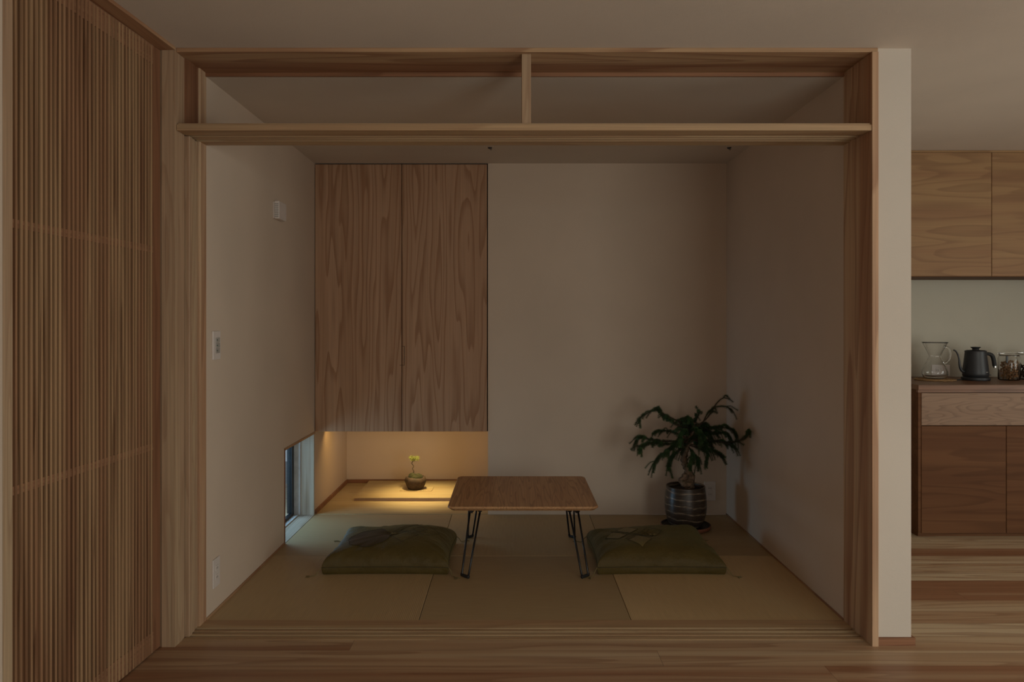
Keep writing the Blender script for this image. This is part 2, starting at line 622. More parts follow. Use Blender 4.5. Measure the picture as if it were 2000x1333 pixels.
def at(px, py, D):
    """point at distance D seen at a pixel of the 2000 px frame (used to measure places)"""
    return Vector(((px - 1001) * D / F, D, EYE - (py - 628.5) * D / F))


# ------------------------------------------------------------------ measured planes
XL, XR = -1.25, 1.352           # tatami room side walls
YF, YB = 3.154, 4.886           # back of the opening frame, rear wall
CEIL, CEIL2 = 2.25, 2.22
ZN = 0.524                      # top of alcove and of the low window
DF = 2.905                      # front of the opening frame
WY0, WY1 = 4.232, 4.868         # low window
YAL = 5.83                      # alcove back wall
XA = -0.155                     # alcove right side

# ------------------------------------------------------------------ setting
bm = boxes((-2.3, 5.2, -1.4, 2.96, -0.12, 0.0), (1.50, 5.2, 2.96, 5.05, -0.12, 0.0), (-2.3, 1.50, 2.96, 5.95, -0.14, -0.03))
struct('floor', bm, M['floor'])
bm = boxes((-2.3, 5.2, -1.5, 2.93, CEIL, CEIL + 0.12), (1.36, 5.2, 2.93, 5.1, CEIL, CEIL + 0.12))
struct('ceiling', bm, M['ceiling'])
struct('ceiling_tatami', boxes((-1.45, 1.36, YF, 5.95, CEIL2, CEIL2 + 0.15), (-1.45, 1.36, 2.93, YF, CEIL, CEIL + 0.12)), M['ceiling'])
# left of the living room, beyond the lattice door
struct('wall_left', boxes((-1.50, -1.3475, -1.4, 2.042, 0, CEIL), (-2.3, -2.2, -1.4, 3.2, 0, CEIL)), M['wall'])
# partition between the tatami room and the kitchen
struct('wall_partition', boxes((1.374, 1.503, 2.915, YF, 0, CEIL), (XR + 0.02, 1.503, YF, 5.0, 0, CEIL)), M['wall_lit'])
struct('wall_tatami_right', boxes((XR, XR + 0.02, YF, 4.99, 0, CEIL2)), M['wall'])
# left wall of the tatami room with the low window opening
struct('wall_tatami_left', boxes((-1.42, XL, 3.10, WY0, 0, CEIL2), (-1.42, XL, WY0, WY1 + 0.018, ZN, CEIL2),
                                 (-1.42, XL, WY1 + 0.018, 5.95, 0, CEIL2)), M['wall'])
struct('wall_tatami_back', boxes((XA, XR, YB, YB + 0.1, 0, CEIL2)), M['wall'])
struct('wall_alcove_back', boxes((XL, 0.2, YAL, YAL + 0.1, 0, ZN + 0.05)), M['wall'])
struct('wall_alcove_right', boxes((XA, XA + 0.1, YB + 0.1, YAL, 0, ZN + 0.05)), M['wall'])
struct('wall_kitchen_back', boxes((1.503, 5.2, 5.0, 5.1, 0, CEIL)), M['wall_kitchen'])
struct('wall_right', boxes((5.1, 5.2, -1.4, -0.25, 0, CEIL), (5.1, 5.2, 2.85, 5.0, 0, CEIL), (5.1, 5.2, -0.25, 2.85, 2.0, CEIL)), M['wall'])
wn = struct('window_4', boxes((5.10, 5.15, -0.25, -0.20, 0, 2.0), (5.10, 5.15, 2.80, 2.85, 0, 2.0), (5.10, 5.15, 1.26, 1.34, 0.03, 1.96),
                              (5.10, 5.15, -0.20, 2.80, 1.96, 2.0), (5.10, 5.15, -0.20, 2.80, 0.0, 0.03)), M['cz'])
obj('pane', boxes((5.122, 5.128, -0.20, 1.26, 0.03, 1.96), (5.122, 5.128, 1.34, 2.80, 0.03, 1.96)), M['pane'], wn)
# wall behind the camera with the big garden window
GX0, GX1, GZ = 1.50, 3.20, 2.0
struct('wall_front', boxes((-2.3, -1.1, -1.5, -1.38, 0, CEIL), (-1.1, 0.0, -1.5, -1.38, 0, 0.4), (-1.1, 0.0, -1.5, -1.38, 1.9, CEIL), (0.0, GX0, -1.5, -1.38, 0, CEIL), (GX1, 5.2, -1.5, -1.38, 0, CEIL), (GX0, GX1, -1.5, -1.38, GZ, CEIL)), M['wall'])
wn = struct('window_1', boxes((GX0, GX0 + 0.04, -1.40, -1.36, 0.0, GZ), (GX1 - 0.04, GX1, -1.40, -1.36, 0.0, GZ),
                              (GX0 + 0.04, GX1 - 0.04, -1.40, -1.36, GZ - 0.04, GZ), (GX0 + 0.04, GX1 - 0.04, -1.40, -1.36, 0.0, 0.03)), M['cz'])
obj('pane', boxes((GX0 + 0.04, GX1 - 0.04, -1.383, -1.377, 0.03, GZ - 0.04)), M['pane'], wn)

wn = struct('window_3_added', boxes((-1.1, -1.06, -1.40, -1.36, 0.4, 1.9), (-0.04, 0.0, -1.40, -1.36, 0.4, 1.9),  # unseen window, added to go with the fill lamp
                              (-1.06, -0.04, -1.40, -1.36, 1.86, 1.9), (-1.06, -0.04, -1.40, -1.36, 0.4, 0.44)), M['cz'])
obj('pane', boxes((-1.06, -0.04, -1.383, -1.377, 0.44, 1.86)), M['pane'], wn)

# --- low window in the left wall
wn = struct('window_2', boxes((-1.395, -1.375, WY0 + 0.02, WY1, 0.0, 0.022), (-1.395, -1.375, WY0 + 0.02, WY1, ZN - 0.03, ZN - 0.012),
                              (-1.395, -1.375, WY0 + 0.012, WY0 + 0.04, 0.022, ZN - 0.03), (-1.405, -1.375, WY1 - 0.05, WY1, 0.022, ZN - 0.03)), M['sash'])
obj('pane', boxes((-1.388, -1.383, WY0 + 0.04, WY1 - 0.05, 0.022, ZN - 0.03)), M['pane'], wn)
obj('white_liner', boxes((-1.374, -1.335, WY1 - 0.006, WY1 + 0.002, 0.004, ZN - 0.012), (-1.374, -1.345, WY0 + 0.01, WY1 - 0.008, 0.0, 0.006)), M['vinyl'], wn)
obj('jamb_board', boxes((-1.335, XL - 0.0005, WY1, WY1 + 0.017, 0, ZN)), M['reveal'], wn)
obj('near_jamb', boxes((-1.42, XL + 0.004, WY0 - 0.001, WY0 + 0.010, 0.0, ZN)), M['cz_red'], wn)
obj('head_board', boxes((-1.42, XL + 0.004, WY0 + 0.010, WY1 + 0.017, ZN - 0.012, ZN + 0.001)), M['cy'], wn)
obj('sill_board', boxes((-1.345, XL - 0.001, WY0 + 0.010, WY1 - 0.001, -0.025, 0.0)), M['reveal_y'], wn)
struct('wall_outside', boxes((-2.9, -2.8, 3.6, 7.4, -0.1, 1.2)), M['outside'])
struct('ground', boxes((-3.2, -1.43, 3.25, 7.4, -0.25, -0.12)), M['ground'])

# --- opening frame (head, lintel, posts, sill)
struct('trim_1', boxes((-1.264, 1.374, DF, YF, 2.234, CEIL), bev=0.0015), M['cx'])                       # head
struct('trim_12', boxes((-1.249, 1.350, YF - 0.010, YF, 2.2185, 2.2337)), M['cx_red'])                         # lip behind the head
G = [(2.985, 3.013), (3.020, 3.048), (3.055, 3.083)]
prof = [(DF, 1.939)]
for a, b in G:
    prof += [(a, 1.939), (a, 1.951), (b, 1.951), (b, 1.939)]
prof += [(YF, 1.939), (YF, 1.961), (2.938, 1.961), (2.938, 1.9685), (2.917, 1.9685), (2.917, 1.961), (DF, 1.961)]
bm = bmesh.new()
prism(bm, prof, 'X', -1.262, 1.3495)
struct('trim_2', bm, M['cx_pale'])                                                                       # grooved lintel
struct('trim_3', boxes((0.035, 0.070, 2.926, 3.03, 1.961, 2.234), bev=0.001), M['cz_pale'])              # short stud
struct('trim_4', boxes((1.350, 1.374, DF - 0.004, YF, -0.0195, 2.2345), bev=0.001), M['cz'])                   # right jamb
struct('trim_5', boxes((-1.314, -1.264, 2.895, 2.978, 0, CEIL), (-1.40, -1.3135, 2.9, 3.095, 0, CEIL)), M['cz_pale'])               # left post
struct('trim_6', boxes((-1.29, -1.249, 3.088, YF, -0.0195, 2.234), bev=0.001), M['cz'])                        # left rear jamb
struct('trim_7', boxes((-1.29, -1.256, 2.979, 3.088, 1.962, 2.234)), M['cz_red'])                        # filler above lintel
prof = [(2.9605, -0.028)]
prof += [(2.9605, 0.0015)]
for a, b in G:
    prof += [(a - 0.002, 0.0015), (a - 0.002, -0.018), (b - 0.010, -0.018), (b - 0.010, 0.0015)]
prof += [(YF, 0.0015), (YF, -0.028)]
bm = bmesh.new()
prism(bm, prof, 'X', -1.262, 1.3495)
struct('trim_8', bm, M['cx_pale'])                                                                       # grooved sill
struct('baseboard_partition', boxes((1.3755, 1.514, 2.905, 2.9148, 0, 0.030), (1.5032, 1.514, 2.9148, 4.99, 0, 0.030)), M['cx_red'])
struct('baseboard_alcove', boxes((XL + 0.0005, XA - 0.0005, YAL - 0.012, YAL - 0.0005, 0.0045, 0.030), (XL + 0.0005, XL + 0.012, YB + 0.001, YAL - 0.012, 0.0045, 0.030)), M['cx_red'])
struct('trim_9', boxes((XL + 0.0005, XL + 0.004, YF + 0.001, WY0 - 0.002, 0.0, 0.010), (XR - 0.004, XR - 0.0005, YF + 0.001, YB - 0.001, 0.0, 0.008)), M['cy'])

# --- sliding doors parked in the left pocket: only their edges show
for i, (a, b) in enumerate(G):
    x1 = (-1.2475, -1.252, -1.256)[i]
    bm = boxes((x1 - 0.045, x1, a, b, 0.0, 1.938), (-2.12, x1 - 0.045, a + 0.005, b - 0.005, 0.0, 1.938), bev=0.002)
    struct('door_%d' % (i + 2), bm, M['cz_pale'])

# --- lattice sliding door on the left
TH = math.atan(0.0397)
FX, FY = -1.316, 2.893
dvec = Vector((-math.sin(TH), -math.cos(TH)))
nvec = Vector((math.cos(TH), -math.sin(TH)))


def L(s, n, z):
    return (FX + dvec.x * s + nvec.x * n, FY + dvec.y * s + nvec.y * n, z)


LEN = 0.806
door = empty('door_1', L(LEN / 2, -0.015, 0.0), 'tall cedar lattice sliding door of thin vertical slats, at the left', 'lattice door')
door['kind'] = 'structure'
bm = bmesh.new()
npitch = 35
s0, s1 = 0.056, LEN
for i in range(npitch):
    c = s0 + (i + 0.5) * (s1 - s0) / npitch
    hw = 0.0050 + random.uniform(-0.0004, 0.0004)
    box(bm, c - hw, c + hw, -0.027, random.uniform(-0.0008, 0.0008), 0.006, 2.232, fn=L)
obj('slats', bm, M['slat'], door)
for nm, z0, z1, nn in (('top_rail', 2.166, 2.236, -0.0022), ('upper_rail', 1.474, 1.498, -0.0026), ('lower_rail', 0.749, 0.773, -0.0026), ('bottom_rail', 0.004, 0.080, -0.0022)):
    bm = bmesh.new()
    box(bm, 0.05, LEN + 0.02, -0.032, nn, z0, z1, fn=L)
    obj(nm, bm, M['rail'], door)
bm = bmesh.new()
box(bm, -0.001, 0.054, -0.032, -0.003, 0.004, 2.236, fn=L)
obj('stile', bm, M['cz_red'], door)
bm = bmesh.new()
box(bm, 0.0, LEN + 0.03, -0.045, -0.033, 0.004, 2.236, fn=L)
obj('backing_panel', bm, M['cz_red'], door)
bm = bmesh.new()
box(bm, LEN + 0.006, LEN + 0.044, -0.045, 0.003, 0.0, 2.236, fn=L, bev=0.001)
struct('trim_10', bm, M['cz_pale'])                                                                     # near jamb of the lattice door
bm = bmesh.new()
box(bm, -0.001, 1.9, -0.045, 0.054, 2.237, CEIL - 0.0005, fn=L)
struct('trim_11', bm, M['cy'])                                                                          # head casing of the lattice door

# ------------------------------------------------------------------ tatami mats
TW = (XR - XL) / 3
TD = (YB - YF) / 2
labels = {
    (0, 0): 'ribbed square straw mat at the front left corner, beside the left wall',
    (1, 0): 'square straw mat at the front middle, under the front table legs',
    (2, 0): 'brightly lit ribbed square straw mat at the front right, beside the right jamb',
    (0, 1): 'square straw mat lit bluish by the low window, in front of the alcove',
    (1, 1): 'square straw mat under the back half of the table, against the rear wall',
    (2, 1): 'square straw mat in the back right corner, under the potted tree'}
for (i, j), lab in labels.items():
    x0, y0 = XL + i * TW, YF + j * TD
    g = 0.0012
    o = obj('tatami_mat', boxes((x0 + g, x0 + TW - g, y0 + g, y0 + TD - g, -0.0295, 0.0), bev=0.0015),
            M['tat_y_lit'] if (i, j) == (2, 0) else M['tat_y'] if (i + j) % 2 == 0 else M['tat_x'])
    tag(o, lab, 'tatami mat', 'square tatami mats')

# ------------------------------------------------------------------ alcove: floor boards, raised plank, cupboard
o = obj('alcove_floorboard', boxes((XL + 0.001, XA - 0.001, YB + 0.001, YAL - 0.001, -0.029, 0.004), bev=0.001), M['alcove_floor'])
tag(o, 'pine floorboard of the lit alcove under the cupboard', 'floorboard')
dais = empty('display_plank', (-0.64, 5.5, 0.0045), 'low raised pine plank in the lit alcove, under the small bonsai', 'plank')
obj('top_board', boxes((-1.075, -0.20, 5.232, 5.80, 0.022, 0.0262), bev=0.0008), M['alcove_floor'], dais)
obj('edge_band', boxes((-1.074, -0.201, 5.234, 5.80, 0.0045, 0.022)), M['alcove_edge'], dais)

cup = empty('wall_cupboard', ((XL + XA) / 2, YB + 0.3, ZN), 'tall cedar cupboard with two flush doors above the lit alcove', 'cupboard')
obj('carcass', boxes((XL + 0.0015, XA - 0.0015, YB + 0.014, YB + 0.60, ZN, 2.2185)), M['dark'], cup)
xm = at(785, 0, YB).x
for k, (xa, xb) in enumerate(((XL + 0.004, xm - 0.0022), (xm + 0.0022, XA - 0.0065))):
    d = obj('door', boxes((xa, xb, YB - 0.006, YB + 0.0135, ZN + 0.001, 2.213), bev=0.001), M['cupboard'], cup)
    zt, zb = at(0, 677, YB).z, at(0, 713, YB).z
    if k == 1:
        obj('finger_pull', boxes((xb * 0 + xa + 0.0125, xa + 0.0165, YB - 0.0085, YB - 0.0055, zb, zt),
                                 (xa - 0.0005, xa + 0.0165, YB - 0.0085, YB - 0.0055, zb - 0.003, zb),
                                 (xa - 0.0005, xa + 0.0165, YB - 0.0085, YB - 0.0055, zt, zt + 0.003)), M['bronze'], d)
    else:
        obj('finger_pull', boxes((xb - 0.010, xb + 0.0005, YB - 0.0085, YB - 0.0055, zb - 0.003, zb)), M['bronze'], d)

# downlight in the alcove ceiling
bm = bmesh.new()
lathe(bm, [(0.030, ZN - 0.006), (0.036, ZN - 0.006), (0.036, ZN), (0.030, ZN)], -0.63, 5.36, 24, False, False)
dl = empty('downlight', (-0.63, 5.36, ZN - 0.006), 'small recessed warm downlight in the alcove ceiling above the bonsai', 'downlight')
obj('trim_ring', bm, M['plate'], dl)
sp = bpy.data.lights.new('alcove_spot', 'SPOT')
sp.energy = 17.0
sp.color = (1.0, 0.76, 0.33)
sp.spot_size = math.radians(90)
sp.spot_blend = 0.85
sp.shadow_soft_size = 0.02
so = bpy.data.objects.new('alcove_spot', sp)
COL.objects.link(so)
so.parent = dl
so.location = (0, 0, -0.004)

# warm strip hidden behind the lower edge of the cupboard
st = area('alcove_strip', (-0.72, 5.16, ZN - 0.012), (0, 0.7, -1), 0.95, 0.02, 1.5, (1.0, 0.60, 0.20))

# ------------------------------------------------------------------ small bonsai in the alcove
BX, BY, BZ = at(811, 0, 5.50).x, 5.50, 0.0265
o = obj('tray', boxes((BX - 0.105, BX + 0.125, BY - 0.06, BY + 0.075, BZ, BZ + 0.003), bev=0.0008), M['alcove_floor'])
tag(o, 'thin pale square board under the small bonsai bowl', 'board')
BZ += 0.0033
bon = empty('bonsai', (BX, BY, BZ), 'tiny pale green bonsai in a dark rounded bowl, lit in the alcove', 'bonsai')
bm = bmesh.new()
lathe(bm, [(0, 0.0), (0.046, 0.0), (0.054, 0.005), (0.066, 0.03), (0.075, 0.055), (0.075, 0.066), (0.069, 0.082), (0.062, 0.086), (0.055, 0.084), (0.05, 0.07), (0, 0.066)], 0, 0, 40)
for v in bm.verts:
    a = math.atan2(v.co.y, v.co.x)
    k = 1 + 0.035 * math.sin(3 * a + 1) + 0.02 * math.sin(7 * a + v.co.z * 60)
    v.co.x *= k * 1.01
    v.co.y *= k
    v.co.z *= 1 + 0.05 * math.sin(2 * a)
bm.transform(Matrix.Translation((BX, BY, BZ)))
obj('bowl', bm, M['mossball'], bon, smooth=True)
bm = bmesh.new()
for (mx, my, r, h) in ((-0.018, 0, 0.032, 0.036), (0.022, 0.005, 0.032, 0.030), (0.0, -0.02, 0.030, 0.022)):
    r0 = bmesh.ops.create_icosphere(bm, subdivisions=3, radius=1.0)
    for v in r0['verts']:
        j = 1 + 0.12 * math.sin(9 * v.co.x + 5 * v.co.y) * math.cos(8 * v.co.z)
        v.co = Vector((BX + mx + v.co.x * r * j, BY + my + v.co.y * r * j, BZ + 0.078 + v.co.z * h * j))
obj('moss', bm, M['moss'], bon, smooth=True)
bm = bmesh.new()
tp = [at(807, 928, BY), at(808, 921, BY), at(806, 916, BY), at(808, 911, BY), at(804.5, 906, BY), at(806, 902, BY), at(809, 899, BY), at(810, 893, BY)]
tpts = spline(tp, 5)
tube(bm, tpts, [0.0042 - 0.002 * i / len(tpts) for i in range(len(tpts))], 8)
obj('trunk', bm, M['bark_dark'], bon, smooth=True)
bm = bmesh.new()
twigs = bmesh.new()
cc = at(808.5, 897.5, BY)
for k in range(80):
    d = Vector((random.uniform(-1, 1), random.uniform(-1, 1), random.uniform(-0.35, 0.8)))
    d.normalize()
    tip = cc + Vector((d.x * 0.042, d.y * 0.036, d.z * 0.030)) * random.uniform(0.2, 1.0)
    if k % 5 == 0:
        tube(twigs, [cc + Vector((0, 0, -0.006)), (cc + tip) / 2 + Vector((0, 0, 0.002)), tip], [0.0011, 0.0008, 0.0004], 5)
    for q in range(16):
        e = Vector((random.gauss(0, 1), random.gauss(0, 1), random.gauss(0.35, 0.8)))
        e.normalize()
        side = e.orthogonal().normalized() * 0.0009
        ln = random.uniform(0.010, 0.018)
        vs = [bm.verts.new(tip + side), bm.verts.new(tip - side), bm.verts.new(tip + e * ln)]
        bm.faces.new(vs)
obj('foliage', bm, M['needle_pale'], bon, recalc=False)
obj('twigs', twigs, M['bark_dark'], bon)

# ------------------------------------------------------------------ low folding table
TZ = 0.336
tx0, tx1, ty0, ty1 = -0.312, 0.412, 3.685, 4.42
tab = empty('folding_table', ((tx0 + tx1) / 2, (ty0 + ty1) / 2, 0), 'low square oak table on black bent-rod folding legs', 'table')


def rrect(x0, x1, y0, y1, r, n=8):
    pts = []
    for cx, cy, a0 in ((x1 - r, y1 - r, 0), (x0 + r, y1 - r, 90), (x0 + r, y0 + r, 180), (x1 - r, y0 + r, 270)):
        for i in range(n + 1):
            a = math.radians(a0 + 90 * i / n)
            pts.append((cx + r * math.cos(a), cy + r * math.sin(a)))
    return pts


bm = bmesh.new()
lay = []
for (ins, z, r) in ((0.016, TZ - 0.022, 0.03), (0.005, TZ - 0.013, 0.035), (0.0, TZ - 0.008, 0.035), (0.001, TZ - 0.003, 0.035), (0.004, TZ, 0.033)):
    lay.append([bm.verts.new((x, y, z)) for x, y in rrect(tx0 + ins, tx1 - ins, ty0 + ins, ty1 - ins, r)])
for a, b in zip(lay, lay[1:]):
    for i in range(len(a)):
        j = (i + 1) % len(a)
        bm.faces.new((a[i], a[j], b[j], b[i]))
bm.faces.new(lay[0][::-1])
bm.faces.new(lay[-1])
obj('table_top', bm, M['oak'], tab, smooth='auto')
ZU = TZ - 0.022
# feet and heads of the legs: (top left rod, top right rod, foot left, foot right)
legs = [(at(918, 1000, 3.735), at(938, 1000, 3.755), at(902, 1121, 3.700), at(914.5, 1123, 3.665)),
        (at(1112, 1002, 3.755), at(1129, 1000, 3.735), at(1137, 1123, 3.665), at(1149, 1120, 3.700)),
        (at(917, 980, 4.24), at(937, 980, 4.22), at(914, 1052, 4.345), at(923, 1050.5, 4.37)),
        (at(1102, 984, 4.22), at(1119, 984, 4.24), at(1112, 1050.5, 4.37), at(1123, 1052, 4.345))]
for a, b, c, d in legs:
    rr = 0.0048
    c = Vector((c.x, c.y, 0.0078))
    d = Vector((d.x, d.y, 0.0078))
    a = Vector((a.x, a.y, ZU - 0.010))
    b = Vector((b.x, b.y, ZU - 0.010))
    cu = c + (a - c) * 0.045
    du = d + (b - d) * 0.045
    mid = (c + d) / 2
    path = [a, cu] + [cu.lerp(c, 0.6).lerp(mid, 0.12), c.lerp(mid, 0.25), c.lerp(d, 0.5), d.lerp(mid, 0.25), du.lerp(d, 0.6).lerp(mid, 0.12)] + [du, b]
    bm = bmesh.new()
    tube(bm, path, rr, 10)
    lg = obj('leg', bm, M['black'], tab, smooth=True)
    bm = bmesh.new()
    tube(bm, [cu.lerp(c, 0.55), c.lerp(mid, -0.05), c.lerp(d, 0.5), d.lerp(mid, -0.05), du.lerp(d, 0.55)], 0.0074, 10)
    obj('foot_sleeve', bm, M['black_rubber'], lg, smooth=True)
    bm = bmesh.new()
    u = (b - a).normalized()
    p = Vector((-u.y, u.x, 0))

    def bf(x, y, z, a=a, u=u, p=p):
        q = a + u * x + p * y
        return (q.x, q.y, z)
    ln = (b - a).length
    prism_pts = [(-0.010, ZU), (ln + 0.010, ZU), (ln + 0.004, ZU - 0.017), (ln - 0.008, ZU - 0.019), (ln * 0.5 + 0.006, ZU - 0.006), (ln * 0.5 - 0.006, ZU - 0.006), (0.008, ZU - 0.019), (-0.004, ZU - 0.017)]
    A = [bm.verts.new(bf(x, -0.010, z)) for x, z in prism_pts]
    B = [bm.verts.new(bf(x, 0.010, z)) for x, z in prism_pts]
    for i in range(8):
        j = (i + 1) % 8
        bm.faces.new((A[i], A[j], B[j], B[i]))
    bm.faces.new(A[::-1])
    bm.faces.new(B)
    obj('bracket', bm, M['black'], lg)


# ------------------------------------------------------------------ floor cushions
def cushion(loc, W, D, H, rot, label, flip, style):
    cx, cy = loc
    root = empty('floor_cushion', (cx, cy, 0), label, 'cushion', 'olive floor cushions at the low table')
    ca, sa = math.cos(rot), math.sin(rot)
    ZS = 0.036
    rnd = random.Random(11 if flip else 5)
    ph = [rnd.uniform(0, 6.28) for _ in range(8)]

    def place(u, v, z):
        # plan outline: sides pulled in a little between pointed corners
        x = u * W / 2 * (1 - 0.035 * (1 - v * v) + 0.012 * (abs(u) * abs(v)) ** 6)
        y = v * D / 2 * (1 - 0.035 * (1 - u * u) + 0.012 * (abs(u) * abs(v)) ** 6)
        return Vector((cx + ca * x - sa * y, cy + sa * x + ca * y, z))

    def prof(u, v):
        a = max(0.0, 1 - abs(u) ** 3.6)
        b = max(0.0, 1 - abs(v) ** 3.6)
        if a <= 0 or b <= 0:
            return 0.0
        d = (a ** -3 + b ** -3) ** (-1 / 3)      # smooth minimum keeps the corners full
        return min(1.0, 1.26 * d) ** 0.50

    def ztop(u, v):
        f = prof(u, v)
        z = ZS + (H - ZS) * f
        r2 = (u * u + v * v)
        z -= 0.016 * math.exp(-r2 / 0.035) * f
        z += 0.010 * math.sin(2.1 * u + ph[0]) * math.sin(1.7 * v + ph[1]) * f
        z += 0.006 * math.cos(4.0 * u + ph[2]) * f * (1 - f * 0.4)
        edge = f * (1 - f) * 4
        # soft creases that run out from the middle, strongest on the shoulders
        ang = math.atan2(v, u)
        rr_ = math.sqrt(r2)
        z += 0.0075 * (0.25 + edge) * noise.noise(Vector((3.2 * math.cos(ang) * (1 + 0.2 * rr_), 3.2 * math.sin(ang) * (1 + 0.2 * rr_), 0.9 * rr_ + ph[3]))) * min(1.0, f * 2)
        z += 0.0100 * edge * noise.noise(Vector((11 * math.cos(ang), 11 * math.sin(ang), 1.2 * rr_ + ph[4])))
        return z

    def zbot(u, v):
        f = prof(u, v)
        return max(0.0008, ZS * (1 - min(1.0, f * 4.0)))

    N = 56
    bm = bmesh.new()

    def q(i):
        t = -1 + 2 * i / N
        return math.copysign(1 - (1 - abs(t)) ** 1.7, t)
    top = [[None] * (N + 1) for _ in range(N + 1)]
    bot = [[None] * (N + 1) for _ in range(N + 1)]
    for i in range(N + 1):
        for j in range(N + 1):
            u, v = q(i), q(j)
            top[i][j] = bm.verts.new(place(u, v, ztop(u, v)))
            if i in (0, N) or j in (0, N):
                bot[i][j] = top[i][j]
            else:
                bot[i][j] = bm.verts.new(place(u, v, zbot(u, v)))
    for i in range(N):
        for j in range(N):
            bm.faces.new((top[i][j], top[i + 1][j], top[i + 1][j + 1], top[i][j + 1]))
            try:
                bm.faces.new((bot[i][j], bot[i][j + 1], bot[i + 1][j + 1], bot[i + 1][j]))
            except ValueError:
                pass
    cov = obj('cover', bm, M['silk'], root, smooth=True)
    # welt along the seam
    bm = bmesh.new()
    ring = [(-1 + 2 * k / 30, -1) for k in range(30)] + [(1, -1 + 2 * k / 30) for k in range(30)] + [(1 - 2 * k / 30, 1) for k in range(30)] + [(-1, 1 - 2 * k / 30) for k in range(30)]
    tube(bm, [place(u, v, ZS) for u, v in ring], 0.0016, 6, closed=True)
    obj('seam', bm, M['stitch'], cov, smooth=True)

    def on(u, v, d=0.0020):
        p = place(u, v, ztop(u, v) + d)
        return p

    def line(bm, uv, closed=False, r=0.0008):
        pts = []
        n = len(uv)
        for i in range(n if closed else n - 1):
            a, b = uv[i], uv[(i + 1) % n]
            for s in range(5):
                t = s / 5
                pts.append(on(a[0] + (b[0] - a[0]) * t, a[1] + (b[1] - a[1]) * t))
        if not closed:
            pts.append(on(*uv[-1]))
        tube(bm, pts, r, 5, closed=closed)

    def patch(bm, uv, n=12, d=0.0016):
        """fill a (star-shaped) outline with a thin raised sheet that follows the cushion"""
        cu = sum(p[0] for p in uv) / len(uv)
        cv = sum(p[1] for p in uv) / len(uv)
        out = []
        for i in range(len(uv)):
            a, b = uv[i], uv[(i + 1) % len(uv)]
            for s in range(4):
                t = s / 4
                out.append((a[0] + (b[0] - a[0]) * t, a[1] + (b[1] - a[1]) * t))
        rings = []
        for k in range(1, n + 1):
            f = k / n
            rings.append([bm.verts.new(on(cu + (x - cu) * f, cv + (y - cv) * f, d)) for x, y in out])
        c = bm.verts.new(on(cu, cv, d))
        m = len(out)
        for i in range(m):
            bm.faces.new((c, rings[0][i], rings[0][(i + 1) % m]))
        for a, b in zip(rings, rings[1:]):
            for i in range(m):
                j = (i + 1) % m
                bm.faces.new((a[i], b[i], b[j], a[j]))

    def diamond(c, a, b):
        return [(c[0] - a, c[1]), (c[0], c[1] - b), (c[0] + a, c[1]), (c[0], c[1] + b)]
    stitch = bmesh.new()
    fill = bmesh.new()
    if style == 'cloud':
        outline = []
        for k in range(40):
            a = 2 * PI * k / 40
            r = 0.36 + 0.045 * abs(math.sin(3.5 * a + 0.4))
            outline.append((-0.38 + r * 0.95 * math.cos(a), -0.22 + r * 1.35 * math.sin(a)))
        patch(fill, outline)
        line(stitch, outline, True)
        for c in ((0.34, 0.14), (0.56, 0.10), (0.22, -0.28)):
            line(stitch, diamond(c, 0.24, 0.36), True)
        line(stitch, [(-0.02, 0.10), (0.22, 0.50), (0.36, 0.62)])
        line(stitch, [(0.05, 0.03), (0.30, 0.46), (0.44, 0.58)])
        line(stitch, [(0.42, 0.20), (0.58, -0.06)])
        obj('dark_embroidery', fill, M['applique_dark'], cov, smooth=True)
    else:
        d1 = [diamond((-0.38, 0.36), 0.19, 0.28), diamond((-0.62, -0.02), 0.19, 0.28), diamond((-0.27, -0.44), 0.20, 0.34)]
        for d in d1:
            patch(fill, d)
            line(stitch, d, True)
        line(stitch, [(-0.50, -0.36), (-0.06, 0.34), (0.0, 0.28), (-0.43, -0.42)], True)
        line(stitch, [(-0.66, 0.36), (-0.02, -0.20), (-0.04, -0.30), (-0.68, 0.26)], True)
        line(stitch, [(-0.02, 0.46), (0.20, 0.16), (0.06, -0.06), (-0.14, 0.20)], True)
        obj('pale_embroidery', fill, M['applique_pale'], cov, smooth=True)
    obj('stitching', stitch, M['stitch'], cov, smooth=True)
    # centre tuft
    bm = bmesh.new()
    c0 = on(0, 0, 0.002)
    for k in range(14):
        a = 2 * PI * k / 14 + rnd.uniform(-0.2, 0.2)
        r = rnd.uniform(0.014, 0.03)
        tube(bm, [c0, c0 + Vector((math.cos(a) * r * 0.5, math.sin(a) * r * 0.5, 0.007)), c0 + Vector((math.cos(a) * r, math.sin(a) * r, 0.003))], 0.0016, 5)
    obj('centre_tuft', bm, M['thread'], cov)
    # corner tassels: a cord that hangs to the mat and a frayed end
    for (su, sv) in ((-1, -1), (1, -1), (1, 1), (-1, 1)):
        p = place(su, sv, ZS)
        out = (p - Vector((cx, cy, ZS))).normalized()
        out = Vector((out.x + rnd.uniform(-0.3, 0.3), out.y + rnd.uniform(-0.3, 0.3) - 0.1, 0)).normalized()
        bm = bmesh.new()
        e = p + out * 0.030
        e.z = 0.004
        f = e + out * 0.022
        pts = spline([p, p + out * 0.014 + Vector((0, 0, -0.012)), e, f], 5)
        tube(bm, pts, 0.0021, 6)
        for k in range(8):
            a = math.atan2(out.y, out.x) + rnd.uniform(-0.8, 0.8)
            ln = rnd.uniform(0.015, 0.03)
            g = f + Vector((math.cos(a) * ln, math.sin(a) * ln, -0.002))
            tube(bm, [f, (f + g) / 2 + Vector((0, 0, 0.001)), g], 0.0012, 5)
        obj('tassel', bm, M['thread'], cov)
    return root


